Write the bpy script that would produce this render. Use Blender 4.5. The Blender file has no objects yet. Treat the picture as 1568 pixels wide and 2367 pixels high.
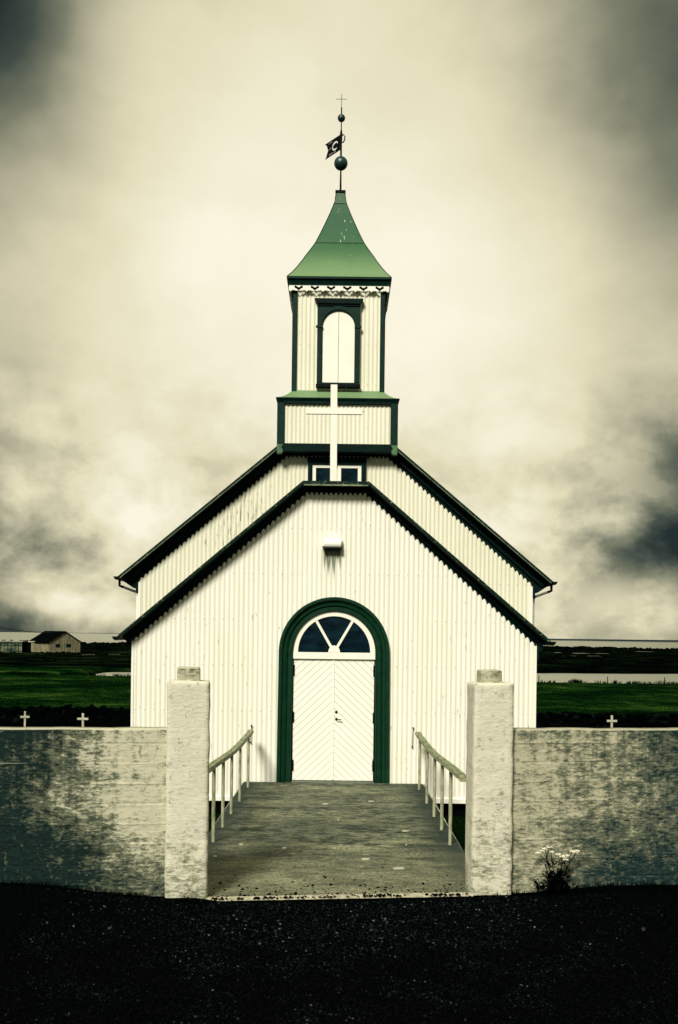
import bpy, bmesh, math, random
import numpy as np
from mathutils import Vector, Matrix, noise
random.seed(7)
rng = np.random.default_rng(11)
R = math.radians
scene = bpy.context.scene
col = scene.collection

# ------------------------------------------------------------------ camera
cam_d = bpy.data.cameras.new('camera')
cam = bpy.data.objects.new('camera', cam_d)
col.objects.link(cam)
cam_d.sensor_fit = 'VERTICAL'
cam_d.sensor_height = 36.0
cam_d.lens = 2400 / 2367 * 36.0
cam_d.shift_y = 286.5 / 2367
cam_d.clip_end = 60000
cam_d.clip_start = 0.1
cam.location = (0.08, 0, 2.49)
cam.rotation_euler = (Matrix.Rotation(R(90), 3, 'X') @ Matrix.Rotation(R(0.7), 3, 'Z')).to_euler()
# the principal point lies on the horizon, the picture frame is shifted up from it
scene.camera = cam

# ------------------------------------------------------------------ view
vs = scene.view_settings
vs.view_transform = 'Standard'; vs.look = 'None'; vs.gamma = 1.0
vs.exposure = 1.52
vs.use_curve_mapping = False

# ------------------------------------------------------------------ node helper
class NT:
    def __init__(s, tree): s.t = tree; s.n = tree.nodes; s.l = tree.links
    def node(s, typ, **kw):
        n = s.n.new(typ)
        for k, v in kw.items(): setattr(n, k, v)
        return n
    def set(s, n, **kw):
        for k, v in kw.items():
            k = k.replace('_', ' ')
            s.put(n.inputs[k], v)
    def put(s, sock, v):
        if isinstance(v, bpy.types.NodeSocket): s.l.new(v, sock)
        elif isinstance(v, (tuple, list)) and len(v) == 3 and sock.type == 'RGBA': sock.default_value = (*v, 1)
        else: sock.default_value = v
    def math(s, op, a, b=0.0, c=None, clamp=False):
        n = s.node('ShaderNodeMath', operation=op, use_clamp=clamp)
        s.put(n.inputs[0], a); s.put(n.inputs[1], b)
        if c is not None: s.put(n.inputs[2], c)
        return n.outputs[0]
    def vmath(s, op, a, b=None, scale=None):
        n = s.node('ShaderNodeVectorMath', operation=op)
        s.put(n.inputs[0], a)
        if b is not None: s.put(n.inputs[1], b)
        if scale is not None: s.put(n.inputs['Scale'], scale)
        return n.outputs['Value'] if op in ('DOT_PRODUCT', 'LENGTH') else n.outputs[0]
    def pos(s): return s.node('ShaderNodeNewGeometry').outputs['Position']
    def sep(s, v):
        n = s.node('ShaderNodeSeparateXYZ'); s.put(n.inputs[0], v); return n.outputs
    def noise(s, vec, scale, detail=4, rough=0.55, sc=(1, 1, 1), dist=0.0):
        if sc != (1, 1, 1): vec = s.vmath('MULTIPLY', vec, sc)
        n = s.node('ShaderNodeTexNoise'); s.put(n.inputs['Vector'], vec)
        n.inputs['Scale'].default_value = scale; n.inputs['Detail'].default_value = detail
        n.inputs['Roughness'].default_value = rough; n.inputs['Distortion'].default_value = dist
        return n.outputs['Fac']
    def range(s, v, a, b, c=0.0, d=1.0, smooth=False):
        n = s.node('ShaderNodeMapRange', interpolation_type='SMOOTHSTEP' if smooth else 'LINEAR')
        s.put(n.inputs[0], v); n.inputs[1].default_value = a; n.inputs[2].default_value = b
        n.inputs[3].default_value = c; n.inputs[4].default_value = d
        return n.outputs[0]
    def mix(s, f, a, b, mode='MIX'):
        n = s.node('ShaderNodeMix', data_type='RGBA', blend_type=mode)
        s.put(n.inputs[0], f); s.put(n.inputs[6], a); s.put(n.inputs[7], b)
        return n.outputs[2]
    def ramp(s, v, stops):
        n = s.node('ShaderNodeValToRGB'); s.put(n.inputs[0], v)
        e = n.color_ramp.elements
        while len(e) > 1: e.remove(e[-1])
        e[0].position = stops[0][0]; e[0].color = (*stops[0][1], 1)
        for p, c in stops[1:]:
            x = e.new(p); x.color = (*c, 1)
        return n.outputs[0]
    def bump(s, h, strength=0.3, dist=0.01):
        n = s.node('ShaderNodeBump'); s.put(n.inputs['Height'], h)
        n.inputs['Strength'].default_value = strength; n.inputs['Distance'].default_value = dist
        return n.outputs[0]

def new_mat(name):
    m = bpy.data.materials.new(name); m.use_nodes = True
    t = NT(m.node_tree)
    b = m.node_tree.nodes['Principled BSDF']
    return m, t, b

# ------------------------------------------------------------------ world: overcast evening sky
SUN_EL, SUN_AZ = 38, 200      # behind the camera, a little to the left
world = bpy.data.worlds.new('World'); scene.world = world; world.use_nodes = True
w = NT(world.node_tree); w.n.clear()
sky = w.node('ShaderNodeTexSky'); sky.sky_type = 'NISHITA'; sky.sun_disc = False
sky.sun_elevation = R(SUN_EL); sky.sun_rotation = R(SUN_AZ)
tc = w.node('ShaderNodeTexCoord').outputs['Generated']
dirn = w.vmath('NORMALIZE', tc)
nz = w.node('ShaderNodeTexNoise'); w.put(nz.inputs['Vector'], w.vmath('MULTIPLY', dirn, (1, 1, 1.6)))
nz.inputs['Scale'].default_value = 2.6; nz.inputs['Detail'].default_value = 5
warp = w.vmath('SCALE', w.vmath('SUBTRACT', nz.outputs['Color'], (0.5, 0.5, 0.5)), scale=0.13)
wd = w.vmath('NORMALIZE', w.vmath('ADD', dirn, warp))
def sky_dir(px, py):          # bearing of a cloud
    v = Vector(((px - 784) / 2400, 1.0, (1470 - py) / 2400)); v.normalize(); return tuple(v)
def blob(px, py, deg, ex=None):
    c = sky_dir(px, py)
    if ex:                    # stretched along the horizon
        d = w.vmath('SUBTRACT', wd, c); d = w.vmath('MULTIPLY', d, (ex, 1, 1))
        r = w.vmath('LENGTH', d)
    else:
        r = w.vmath('LENGTH', w.vmath('SUBTRACT', wd, c))
    q = w.math('DIVIDE', r, math.sin(R(deg)))
    return w.math('POWER', 2.718, w.math('MULTIPLY', w.math('MULTIPLY', q, q), -1.0))
flat = w.noise(dirn, 3.0, 6, 0.5, sc=(1, 1, 1.5), dist=0.2)
fine = w.noise(dirn, 11.0, 6, 0.58, sc=(1, 1, 1.35), dist=0.1)
val = w.range(flat, 0.3, 0.7, 0.34, 0.50)
BLOBS = [(+0.50, 784, 760, 23, None), (+.07, 520, 560, 6, None), (+.06, 1080, 720, 5, None), (.06, 784, 120, 7, None),
         (-0.58, -90, -10, 4.9, None), (-.12, -20, 380, 5, .8), (-0.36, 1690, 180, 6.0, .9), (-.18, 1440, -60, 5, .6), (-.10, 1640, 600, 5, None),
         (-.36, 1660, 1060, 3.2, .6), (-.15, 1330, 1080, 1.6, .3),
         (-.54, 1690, 1235, 2.8, .6), (-.20, 1430, 1255, 1.5, .35), (-.50, -60, 1240, 3.0, .5), (-.14, -80, 940, 4.0, .8), (-.60, -60, 1450, 2.0, .36),
         (+.46, 130, 1385, 1.5, .25), (+.30, 1430, 1385, 2.0, .4), (.12, 250, 1150, 2.5, .7), (-.10, 1500, 1460, 1.2, .3), (-.22, 250, 1455, 1.0, .25)]
for a, px, py, deg, ex in BLOBS:
    val = w.math('ADD', val, w.math('MULTIPLY', blob(px, py, deg, ex), a))
val = w.math('ADD', val, w.math('MULTIPLY', w.range(fine, 0.38, 0.62, -0.18, 0.18), w.range(w.sep(dirn)[2], .10, .27, 1.0, .12)))
cl = w.ramp(val, [(0.0, (.010, .020, .019)), (0.18, (.055, .072, .056)), (0.36, (.19, .20, .135)), (0.55, (.46, .435, .30)),
                  (0.75, (.74, .69, .47)), (1.0, (.93, .88, .71))])
clouds = w.mix(1.0, cl, (3.62, 3.62, 3.62), 'MULTIPLY')
skymix = w.mix(0.995, sky.outputs[0], clouds)
bg = w.node('ShaderNodeBackground'); w.put(bg.inputs[0], skymix); bg.inputs[1].default_value = 0.1
wo = w.node('ShaderNodeOutputWorld'); w.l.new(bg.outputs[0], wo.inputs[0])

sun_d = bpy.data.lights.new('sun', 'SUN'); sun_d.energy = 1.5; sun_d.angle = R(14); sun_d.color = (1.0, .96, .84)
sun = bpy.data.objects.new('sun', sun_d); col.objects.link(sun)
sv = Vector((math.sin(R(SUN_AZ)) * math.cos(R(SUN_EL)), math.cos(R(SUN_AZ)) * math.cos(R(SUN_EL)), math.sin(R(SUN_EL))))
sun.rotation_euler = sv.to_track_quat('Z', 'Y').to_euler()
sun.location = (-6, -12, 18)

# ------------------------------------------------------------------ mesh helpers
class MB:
    def __init__(s): s.v = []; s.f = []
    def add(s, v, f):
        o = len(s.v); s.v += [tuple(p) for p in v]; s.f += [tuple(i + o for i in q) for q in f]
        return s
    def box(s, x0, x1, y0, y1, z0, z1):
        return s.add([(x0, y0, z0), (x1, y0, z0), (x1, y1, z0), (x0, y1, z0), (x0, y0, z1), (x1, y0, z1), (x1, y1, z1), (x0, y1, z1)],
                     [(0, 3, 2, 1), (4, 5, 6, 7), (0, 1, 5, 4), (1, 2, 6, 5), (2, 3, 7, 6), (3, 0, 4, 7)])
    def prism(s, poly, y0, y1, to=lambda a, b, c: (a, c, b)):
        # poly: (a, b) outline counter-clockwise seen from -Y ; extruded along y
        n = len(poly)
        v = [to(a, b, y0) for a, b in poly] + [to(a, b, y1) for a, b in poly]
        f = [tuple(range(n)), tuple(range(2 * n - 1, n - 1, -1))]
        f += [(i, i + n, (i + 1) % n + n, (i + 1) % n) for i in range(n)]
        return s.add(v, f)
    def strip(s, outer, inner, y0, y1):
        # closed band between two open polylines in XZ, extruded along Y
        n = len(outer)
        for i in range(n - 1):
            a, b, c, d = outer[i], outer[i + 1], inner[i + 1], inner[i]
            q = [(p[0], y, p[1]) for y in (y0, y1) for p in (a, b, c, d)]
            s.add(q, [(0, 1, 2, 3), (7, 6, 5, 4), (0, 4, 5, 1), (3, 2, 6, 7)])
        for k in (0, n - 1):
            a, d = outer[k], inner[k]
            s.add([(a[0], y0, a[1]), (a[0], y1, a[1]), (d[0], y1, d[1]), (d[0], y0, d[1])], [(0, 1, 2, 3)])
        return s
    def tube(s, pts, r, n=8, cap=True):
        pts = [Vector(p) for p in pts]; rr = r if isinstance(r, (list, tuple)) else [r] * len(pts)
        up = Vector((0, 0, 1)); v = []; f = []
        for i, p in enumerate(pts):
            t = (pts[min(i + 1, len(pts) - 1)] - pts[max(i - 1, 0)]).normalized()
            a = t.cross(up if abs(t.z) < .95 else Vector((0, 1, 0))).normalized(); b = t.cross(a).normalized()
            for k in range(n):
                q = 2 * math.pi * k / n
                v.append(p + a * math.cos(q) * rr[i] + b * math.sin(q) * rr[i])
        for i in range(len(pts) - 1):
            for k in range(n):
                f.append((i * n + k, i * n + (k + 1) % n, (i + 1) * n + (k + 1) % n, (i + 1) * n + k))
        if cap:
            f.append(tuple(range(n - 1, -1, -1))); f.append(tuple((len(pts) - 1) * n + k for k in range(n)))
        return s.add(v, f)
    def lathe(s, prof, c, n=24):
        v = []; f = []
        for r, z in prof:
            for k in range(n):
                q = 2 * math.pi * k / n; v.append((c[0] + r * math.cos(q), c[1] + r * math.sin(q), c[2] + z))
        for i in range(len(prof) - 1):
            for k in range(n): f.append((i * n + k, i * n + (k + 1) % n, (i + 1) * n + (k + 1) % n, (i + 1) * n + k))
        return s.add(v, f)
    def ball(s, c, r, n=20):
        return s.lathe([(max(1e-4, r * math.sin(math.pi * i / 14)), -r * math.cos(math.pi * i / 14)) for i in range(15)], c, n)
    def sq_rings(s, prof, c, cap=False):
        # square rings (half width, z) round the centre c
        v = []; f = []
        for h, z in prof: v += [(c[0] - h, c[1] - h, z), (c[0] + h, c[1] - h, z), (c[0] + h, c[1] + h, z), (c[0] - h, c[1] + h, z)]
        for i in range(len(prof) - 1):
            for k in range(4): f.append((i * 4 + k, i * 4 + (k + 1) % 4, i * 4 + 4 + (k + 1) % 4, i * 4 + 4 + k))
        if cap: f.append(tuple(range(len(v) - 4, len(v)))); f.append((3, 2, 1, 0))
        return s.add(v, f)
    def build(s, name, mat, parent=None, smooth=False, bevel=0.0, **kw):
        me = bpy.data.meshes.new(name); me.from_pydata(s.v, [], s.f); me.update()
        o = bpy.data.objects.new(name, me); col.objects.link(o)
        if isinstance(mat, (list, tuple)):
            for m in mat: me.materials.append(m)
        elif mat: me.materials.append(mat)
        if smooth: me.shade_smooth()
        if parent:
            o.parent = parent
            if not kw.get('local'):
                off = parent_world(parent)
                me.transform(Matrix.Translation(-off))
        if bevel:
            b = o.modifiers.new('bevel', 'BEVEL'); b.width = bevel; b.segments = 2; b.limit_method = 'ANGLE'
        return o

def parent_world(p):
    v = Vector((0, 0, 0))
    while p is not None: v += p.location; p = p.parent
    return v

def tag(o, label=None, cat=None, group=None, kind=None):
    if label: o['label'] = label
    if cat: o['category'] = cat
    if group: o['group'] = group
    if kind: o['kind'] = kind
    return o
def thing(name, loc, label, cat, group=None, rz=0.0):
    o = bpy.data.objects.new(name, None); col.objects.link(o); o.location = loc; o.rotation_euler.z = rz
    o.empty_display_size = .3
    return tag(o, label, cat, group)
def part(name, parent, loc=None):
    # an empty-free part holder is never used: parts are meshes
    raise NotImplementedError
def curve_mesh(loops, thick):
    """filled outline with holes -> mesh in local XY, thickness along Z"""
    cu = bpy.data.curves.new('outline', 'CURVE'); cu.dimensions = '2D'; cu.fill_mode = 'BOTH'; cu.extrude = thick / 2
    for lp in loops:
        sp = cu.splines.new('POLY'); sp.points.add(len(lp) - 1)
        for i, (a, b) in enumerate(lp): sp.points[i].co = (a, b, 0, 1)
        sp.use_cyclic_u = True
    ob = bpy.data.objects.new('outline', cu)
    me = bpy.data.meshes.new_from_object(ob)
    bpy.data.objects.remove(ob); bpy.data.curves.remove(cu)
    return me
def mesh_obj(name, me, mat, parent=None):
    o = bpy.data.objects.new(name, me); col.objects.link(o)
    me.materials.clear(); me.materials.append(mat)
    if parent: o.parent = parent
    return o
def copy_tree(root):
    r = root.copy(); col.objects.link(r)
    for ch in list(root.children):
        c = ch.copy(); col.objects.link(c); c.parent = r
        for g in list(ch.children):
            d = g.copy(); col.objects.link(d); d.parent = c
    return r

# ------------------------------------------------------------------ materials
def cream_cladding(name, flake=False, lampstain=False, base=(.88, .86, .76)):
    m, t, b = new_mat(name)
    p = t.pos(); x, y, z = t.sep(p)
    streak = t.noise(p, 1.0, 5, .6, sc=(14, 14, .8))
    broad = t.noise(p, .9, 4, .5)
    c = t.mix(t.range(streak, .42, .72), base, tuple(v * k for v, k in zip(base, (.92, .92, .86))))
    c = t.mix(t.range(broad, .45, .8, 0, .35), c, tuple(v * k for v, k in zip(base, (.80, .82, .70))))
    # nail heads on every second ridge, in level rows
    fx = t.math('ABSOLUTE', t.math('SUBTRACT', t.math('FRACT', t.math('DIVIDE', t.math('ADD', x, 16.5), .165)), .5))
    fz = t.math('ABSOLUTE', t.math('SUBTRACT', t.math('FRACT', t.math('DIVIDE', t.math('ADD', z, 10.12), .78)), .5))
    nail = t.math('MULTIPLY', t.range(fx, .05, .08, 1, 0), t.range(fz, .010, .018, 1, 0))
    c = t.mix(t.math('MULTIPLY', nail, t.range(broad, .35, .6, .1, .55)), c, (.30, .27, .17))
    # vertical flecks where the paint has gone
    fl = t.noise(p, 1.0, 3, .6, sc=(34, 34, 3.6))
    msk = t.range(fl, .70, .735)
    if flake:
        gx = t.math('MULTIPLY', t.math('ADD', x, 1.9), 0.95); gz = t.math('MULTIPLY', t.math('ADD', z, -4.75), 1.0)
        rr = t.math('ADD', t.math('MULTIPLY', gx, gx), t.math('MULTIPLY', gz, gz))
        near = t.math('POWER', 2.718, t.math('MULTIPLY', rr, -1.3))
        thr = t.math('SUBTRACT', .715, t.math('MULTIPLY', near, .17))
        msk = t.math('MULTIPLY', t.math('SUBTRACT', fl, thr), 30, clamp=True)
        msk = t.math('MULTIPLY', msk, t.range(t.noise(p, 2.3, 3), .4, .6, .25, .85))
    c = t.mix(msk, c, (.19, .19, .14))
    if lampstain:
        dz = t.math('SUBTRACT', 3.985, z)
        inx = t.range(t.math('ABSOLUTE', t.math('ADD', x, .05)), .13, .17, 1, 0)
        lines = t.noise(p, 1.0, 2, .5, sc=(26, 1, .25))
        l = t.math('ADD', t.math('MULTIPLY', lines, 1.5), t.math('MULTIPLY', dz, -1.7))
        s = t.math('MULTIPLY', t.range(l, .12, .42), inx)
        s = t.math('MULTIPLY', s, t.range(dz, .0, .02))
        c = t.mix(t.math('MULTIPLY', s, .93), c, (.012, .035, .028))
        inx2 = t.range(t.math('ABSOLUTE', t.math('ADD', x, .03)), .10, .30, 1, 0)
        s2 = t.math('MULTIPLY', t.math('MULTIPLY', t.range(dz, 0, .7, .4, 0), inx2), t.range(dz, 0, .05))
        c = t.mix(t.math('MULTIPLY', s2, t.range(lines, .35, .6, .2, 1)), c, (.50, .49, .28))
    t.put(b.inputs['Base Color'], c)
    t.put(b.inputs['Roughness'], t.range(streak, .3, .7, .42, .6))
    b.inputs['Specular IOR Level'].default_value = .35
    t.put(b.inputs['Normal'], t.bump(t.noise(p, 22, 4), .12, .004))
    return m
M = {}
M['clad'] = cream_cladding('cream_corrugated_iron', lampstain=True)
M['clad_nave'] = cream_cladding('cream_corrugated_iron_flaking', flake=True, base=(.81, .79, .64))
M['clad_tower'] = cream_cladding('cream_corrugated_iron_tower', base=(.82, .80, .66))

def paint(name, base, dark=None, rough=.45, chips=0.0, chipcol=(.45, .5, .34), nscale=6, bump=.1, spec=.4):
    m, t, b = new_mat(name)
    p = t.pos()
    n1 = t.noise(p, nscale, 5, .6)
    dark = dark or tuple(v * .6 for v in base)
    c = t.mix(t.range(n1, .35, .7), base, dark)
    if chips:
        k = t.noise(p, 26, 3, .65)
        c = t.mix(t.range(k, .78 - chips, .80 - chips), c, chipcol)
    t.put(b.inputs['Base Color'], c)
    b.inputs['Roughness'].default_value = rough; b.inputs['Specular IOR Level'].default_value = spec
    t.put(b.inputs['Normal'], t.bump(t.noise(p, 40, 4), bump, .003))
    return m
M['green'] = paint('dark_green_gloss_paint', (.0016, .027, .016), (.0008, .011, .009), .5, .05, (.06, .10, .05), spec=.12)
M['green_frieze'] = paint('dark_green_frieze_paint', (.0008, .015, .011), (.0004, .005, .005), .6, .02, (.04, .06, .03), spec=.08)
M['green_arch'] = paint('green_arch_paint', (.002, .036, .014), (.001, .017, .009), .4, 0, nscale=9, spec=.2)
M['verge'] = paint('chipped_green_verge', (.0015, .020, .012), (.0006, .006, .005), .6, .15, (.20, .25, .14), spec=.12)
M['verge_pale'] = paint('pale_roof_edge', (.30, .33, .20), (.02, .05, .03), .6, 0, nscale=5)
M['white'] = paint('cream_white_paint', (.90, .88, .79), (.86, .84, .73), .45, 0, nscale=4, spec=.25)
M['door'] = paint('door_white_paint', (.93, .91, .82), (.89, .87, .76), .45, 0, nscale=3, spec=.2)
M['seam'] = paint('shadow_gap_backing', (.50, .48, .36), (.35, .34, .26), .7)
M['black'] = paint('black_iron', (.001, .004, .005), (.0005, .002, .003), .5, spec=.08)
M['core'] = paint('dark_timber_core', (.003, .006, .005), None, .9, spec=.05)
M['steel'] = paint('galvanised_pipe', (.20, .22, .16), (.12, .14, .10), .5)
M['found'] = paint('dark_foundation', (.0012, .002, .002), (.0006, .001, .001), .95, nscale=12, spec=.03)

m, t, b = new_mat('spire_green_sheet')
p = t.pos(); x, y, z = t.sep(p)
n1 = t.noise(p, 1.7, 5, .6, dist=.3)
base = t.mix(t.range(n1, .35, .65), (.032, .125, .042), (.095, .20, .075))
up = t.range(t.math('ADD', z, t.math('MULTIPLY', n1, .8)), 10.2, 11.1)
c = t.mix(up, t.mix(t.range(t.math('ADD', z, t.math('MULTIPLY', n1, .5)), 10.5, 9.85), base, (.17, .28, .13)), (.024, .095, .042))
# bird lime on the front slope
sp = t.noise(p, 1.0, 3, .6, sc=(20, 4, 6))
cx = t.range(t.math('ABSOLUTE', t.math('ADD', x, -.13)), .06, .2, 1, 0)
c = t.mix(t.math('MULTIPLY', t.range(sp, .66, .70), cx), c, (.7, .72, .5))
t.put(b.inputs['Base Color'], c); b.inputs['Roughness'].default_value = .5; b.inputs['Specular IOR Level'].default_value = .3
t.put(b.inputs['Normal'], t.bump(t.noise(p, 5, 4), .15, .02))
M['spire'] = m

m, t, b = new_mat('dark_window_glass')
p = t.pos()
t.put(b.inputs['Base Color'], t.mix(t.range(t.noise(p, 3.5, 5, .6, sc=(1, 1, 2)), .35, .65), (.001, .004, .008), (.004, .020, .030)))
b.inputs['Roughness'].default_value = .12; b.inputs['Specular IOR Level'].default_value = .12
M['glass'] = m

def concrete(name, light, mid, dark, stain_vignette_dir=0):
    """old shuttered concrete; stain thickens towards the foot, and outwards mixes with a painted vignette"""
    m, t, b = new_mat(name)
    p = t.pos(); x, y, z = t.sep(p)
    big = t.range(t.noise(p, 1.3, 5, .6, sc=(1, 1, 1.5), dist=.3), .32, .68)
    med = t.range(t.noise(p, 6.5, 7, .72, sc=(.8, 1, 1.5)), .34, .66)
    grit = t.range(t.noise(p, 30, 5, .8, sc=(.5, 1, 1.5)), .34, .66)
    c = t.mix(grit, light, tuple(v * .80 for v in light))
    ax = t.math('ABSOLUTE', x)  # outward darkening: algae stain plus lens fall-off put into the colour
    if stain_vignette_dir < 0:
        bias = t.math('ADD', t.range(ax, 1.65, 3.0, -.16, .60), t.range(z, .2, 1.0, .42, 0))
        bias = t.math('ADD', bias, t.range(z, 1.45, 1.58, 0, .12))
    elif stain_vignette_dir > 0:
        bias = t.math('ADD', t.range(ax, 1.8, 3.45, -.02, .42), t.range(z, .2, .8, .20, 0))
        bias = t.math('ADD', bias, t.range(z, 1.5, 1.6, 0, .10))
    else:
        bias = t.range(z, .1, 1.0, .12, -.17)
    if 'mossy' in name: bias = t.math('ADD', bias, .20)
    s = t.math('ADD', t.math('ADD', t.math('MULTIPLY', big, .22), t.math('MULTIPLY', med, .34)), t.math('MULTIPLY', grit, .44))
    drip = t.range(t.noise(p, 1.0, 4, .6, sc=(11, 11, .7)), .42, .68, -.06, .16)
    s = t.math('ADD', t.math('ADD', s, bias), t.math('MULTIPLY', drip, t.range(z, .5, 1.5, .3, 1)))
    c = t.mix(t.range(s, .48, .74, 0, .88), c, mid)
    speck = t.range(t.noise(p, 48, 5, .8, sc=(.5, 1, 1.4)), .42, .60)
    dk = t.mix(speck, tuple(v * .6 for v in dark), tuple(v * 1.6 + .006 for v in dark))
    c = t.mix(t.range(s, .64, 1.02, 0, .96), c, dk)
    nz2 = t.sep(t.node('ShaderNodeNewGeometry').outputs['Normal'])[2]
    c = t.mix(t.range(nz2, .35, .8, 0, .8), c, light)  # up-facing tops coloured pale, sky light painted into the concrete
    spots = t.noise(p, 17, 5, .7, sc=(1, 1, .8))
    c = t.mix(t.range(spots, .60, .66, 0, .75), c, mid)
    t.put(b.inputs['Base Color'], c)
    b.inputs['Roughness'].default_value = 1; b.inputs['Specular IOR Level'].default_value = 0
    h = t.math('ADD', t.math('MULTIPLY', grit, .6), med)
    t.put(b.inputs['Normal'], t.bump(h, .4, .012))
    return m
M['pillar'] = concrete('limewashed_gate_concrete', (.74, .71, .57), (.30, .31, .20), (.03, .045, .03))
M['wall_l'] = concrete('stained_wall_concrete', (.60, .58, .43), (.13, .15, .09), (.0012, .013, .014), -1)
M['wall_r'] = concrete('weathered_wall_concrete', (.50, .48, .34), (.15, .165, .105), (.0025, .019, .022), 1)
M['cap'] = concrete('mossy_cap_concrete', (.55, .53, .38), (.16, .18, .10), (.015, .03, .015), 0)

m, t, b = new_mat('ramp_concrete')
p = t.pos(); x, y, z = t.sep(p)
st = t.math('ADD', t.math('MULTIPLY', t.noise(p, 9, 7, .8, sc=(.6, 1.1, 1)), .65), t.math('MULTIPLY', t.noise(p, 1.7, 4, .6, sc=(.5, 1.2, 1)), .35))
br = t.noise(p, .8, 5, .6, sc=(1, .8, 1))
gr = t.noise(p, 38, 4, .8, sc=(.7, .8, 1))
c = t.mix(t.range(st, .43, .58), (.016, .034, .023), (.40, .41, .25))
c = t.mix(t.range(br, .32, .58, .55, 0), c, (.008, .026, .022))
edge = t.range(t.math('ADD', t.math('ABSOLUTE', x), t.math('MULTIPLY', br, .5)), 1.25, 1.65)
c = t.mix(t.math('MULTIPLY', edge, .85), c, (.006, .024, .020))
c = t.mix(t.range(y, 12.5, 10, 0, .45), c, (.30, .29, .18))
c = t.mix(t.range(gr, .42, .58, 0, .62), c, (.010, .017, .011))
t.put(b.inputs['Base Color'], c); b.inputs['Roughness'].default_value = .85; b.inputs['Specular IOR Level'].default_value = .2
t.put(b.inputs['Normal'], t.bump(gr, .3, .004))
M['ramp'] = m

m, t, b = new_mat('rail_timber')
p = t.pos()
c = t.mix(t.range(t.noise(p, 1.0, 5, .6, sc=(30, 4, 30)), .38, .62), (.34, .36, .19), (.10, .135, .06))
t.put(b.inputs['Base Color'], c); b.inputs['Roughness'].default_value = .7
M['rail'] = m
m, t, b = new_mat('rail_post_paint')
p = t.pos()
c = t.mix(t.range(t.noise(p, 1.0, 5, .65, sc=(25, 25, 6)), .42, .66), (.40, .40, .26), (.12, .15, .08))
t.put(b.inputs['Base Color'], c); b.inputs['Roughness'].default_value = .7
M['post'] = m

m, t, b = new_mat('lava_gravel')
isl = t.node('ShaderNodeNewGeometry').outputs['Random Per Island']
c = t.ramp(isl, [(0, (.0004, .0008, .0009)), (.6, (.0016, .0036, .0040)), (.88, (.006, .012, .013)), (.95, (.010, .020, .021)), (.985, (.04, .055, .045)), (.995, (.10, .11, .08)), (1.0, (.22, .22, .16))])
p = t.pos(); x, y, z = t.sep(p)
gravel_tone = t.math('ADD', t.range(t.noise(p, 1.6, 5, .6), .40, .62, -.1, .6), t.range(y, 7.4, 9.2, -.1, .55))  # tone mask: noise patches, paler near the gate and the middle
gravel_tone = t.math('MULTIPLY', gravel_tone, t.range(t.math('ABSOLUTE', x), .9, 2.7, 1, .12))
c = t.mix(t.math('MINIMUM', t.math('MAXIMUM', gravel_tone, .06), 1.0), (0, 0, 0), c)
c = t.mix(1.0, c, (1.7, 1.7, 1.7), 'MULTIPLY')
t.put(b.inputs['Base Color'], c); b.inputs['Roughness'].default_value = .9; b.inputs['Specular IOR Level'].default_value = .05
M['gravel'] = m
m, t, b = new_mat('lava_gravel_bed')
t.put(b.inputs['Base Color'], t.mix(t.noise(t.pos(), 40, 4, .7), (.0003, .0006, .0006), (.0015, .0025, .0028)))
b.inputs['Roughness'].default_value = 1; b.inputs['Specular IOR Level'].default_value = 0
M['bed'] = m

m, t, b = new_mat('rough_meadow')
p = t.pos(); x, y, z = t.sep(p)
g1 = t.noise(p, .22, 6, .7, sc=(.6, .8, 1)); g2 = t.noise(p, 1.5, 5, .7, sc=(.6, 1.4, 1)); g3 = t.noise(p, .045, 3, .5)
s = t.math('ADD', t.math('MULTIPLY', g1, .6), t.math('MULTIPLY', g2, .4))
c = t.ramp(s, [(.42, (.0003, .003, .001)), (.49, (.0018, .014, .0025)), (.55, (.010, .040, .006)), (.63, (.06, .095, .015))])
far = t.range(y, 108, 120)      # rough ground beyond the inlet is dark heath and rock
rock = t.noise(p, .35, 6, .7, sc=(.4, 1.1, 1))
cf = t.ramp(t.math('ADD', t.math('MULTIPLY', rock, .55), t.math('MULTIPLY', g1, .45)), [(.44, (.0003, .0006, .0006)), (.52, (.001, .003, .0015)), (.60, (.008, .018, .005)), (.70, (.04, .055, .02))])
c = t.mix(far, c, cf)
wet = t.range(z, -1.95, -1.55, 1, 0)
c = t.mix(wet, c, (.0004, .0008, .0008))
c = t.mix(t.range(y, 45, 38), c, (.003, .012, .0025))
t.put(b.inputs['Base Color'], c); b.inputs['Roughness'].default_value = 1; b.inputs['Specular IOR Level'].default_value = 0
t.put(b.inputs['Normal'], t.bump(g2, .8, .15))
M['meadow'] = m
m, t, b = new_mat('grass_blades')
isl = t.node('ShaderNodeNewGeometry').outputs['Random Per Island']
t.put(b.inputs['Base Color'], t.ramp(isl, [(0, (.0004, .003, .001)), (.6, (.002, .011, .002)), (1, (.010, .028, .005))]))
b.inputs['Roughness'].default_value = 1; b.inputs['Specular IOR Level'].default_value = 0
M['blade'] = m
m, t, b = new_mat('dark_plant')
t.put(b.inputs['Base Color'], t.mix(t.noise(t.pos(), 30, 3), (.0002, .001, .0008), (.0012, .004, .002)))
b.inputs['Roughness'].default_value = 1; b.inputs['Specular IOR Level'].default_value = 0
M['plant'] = m

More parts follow.
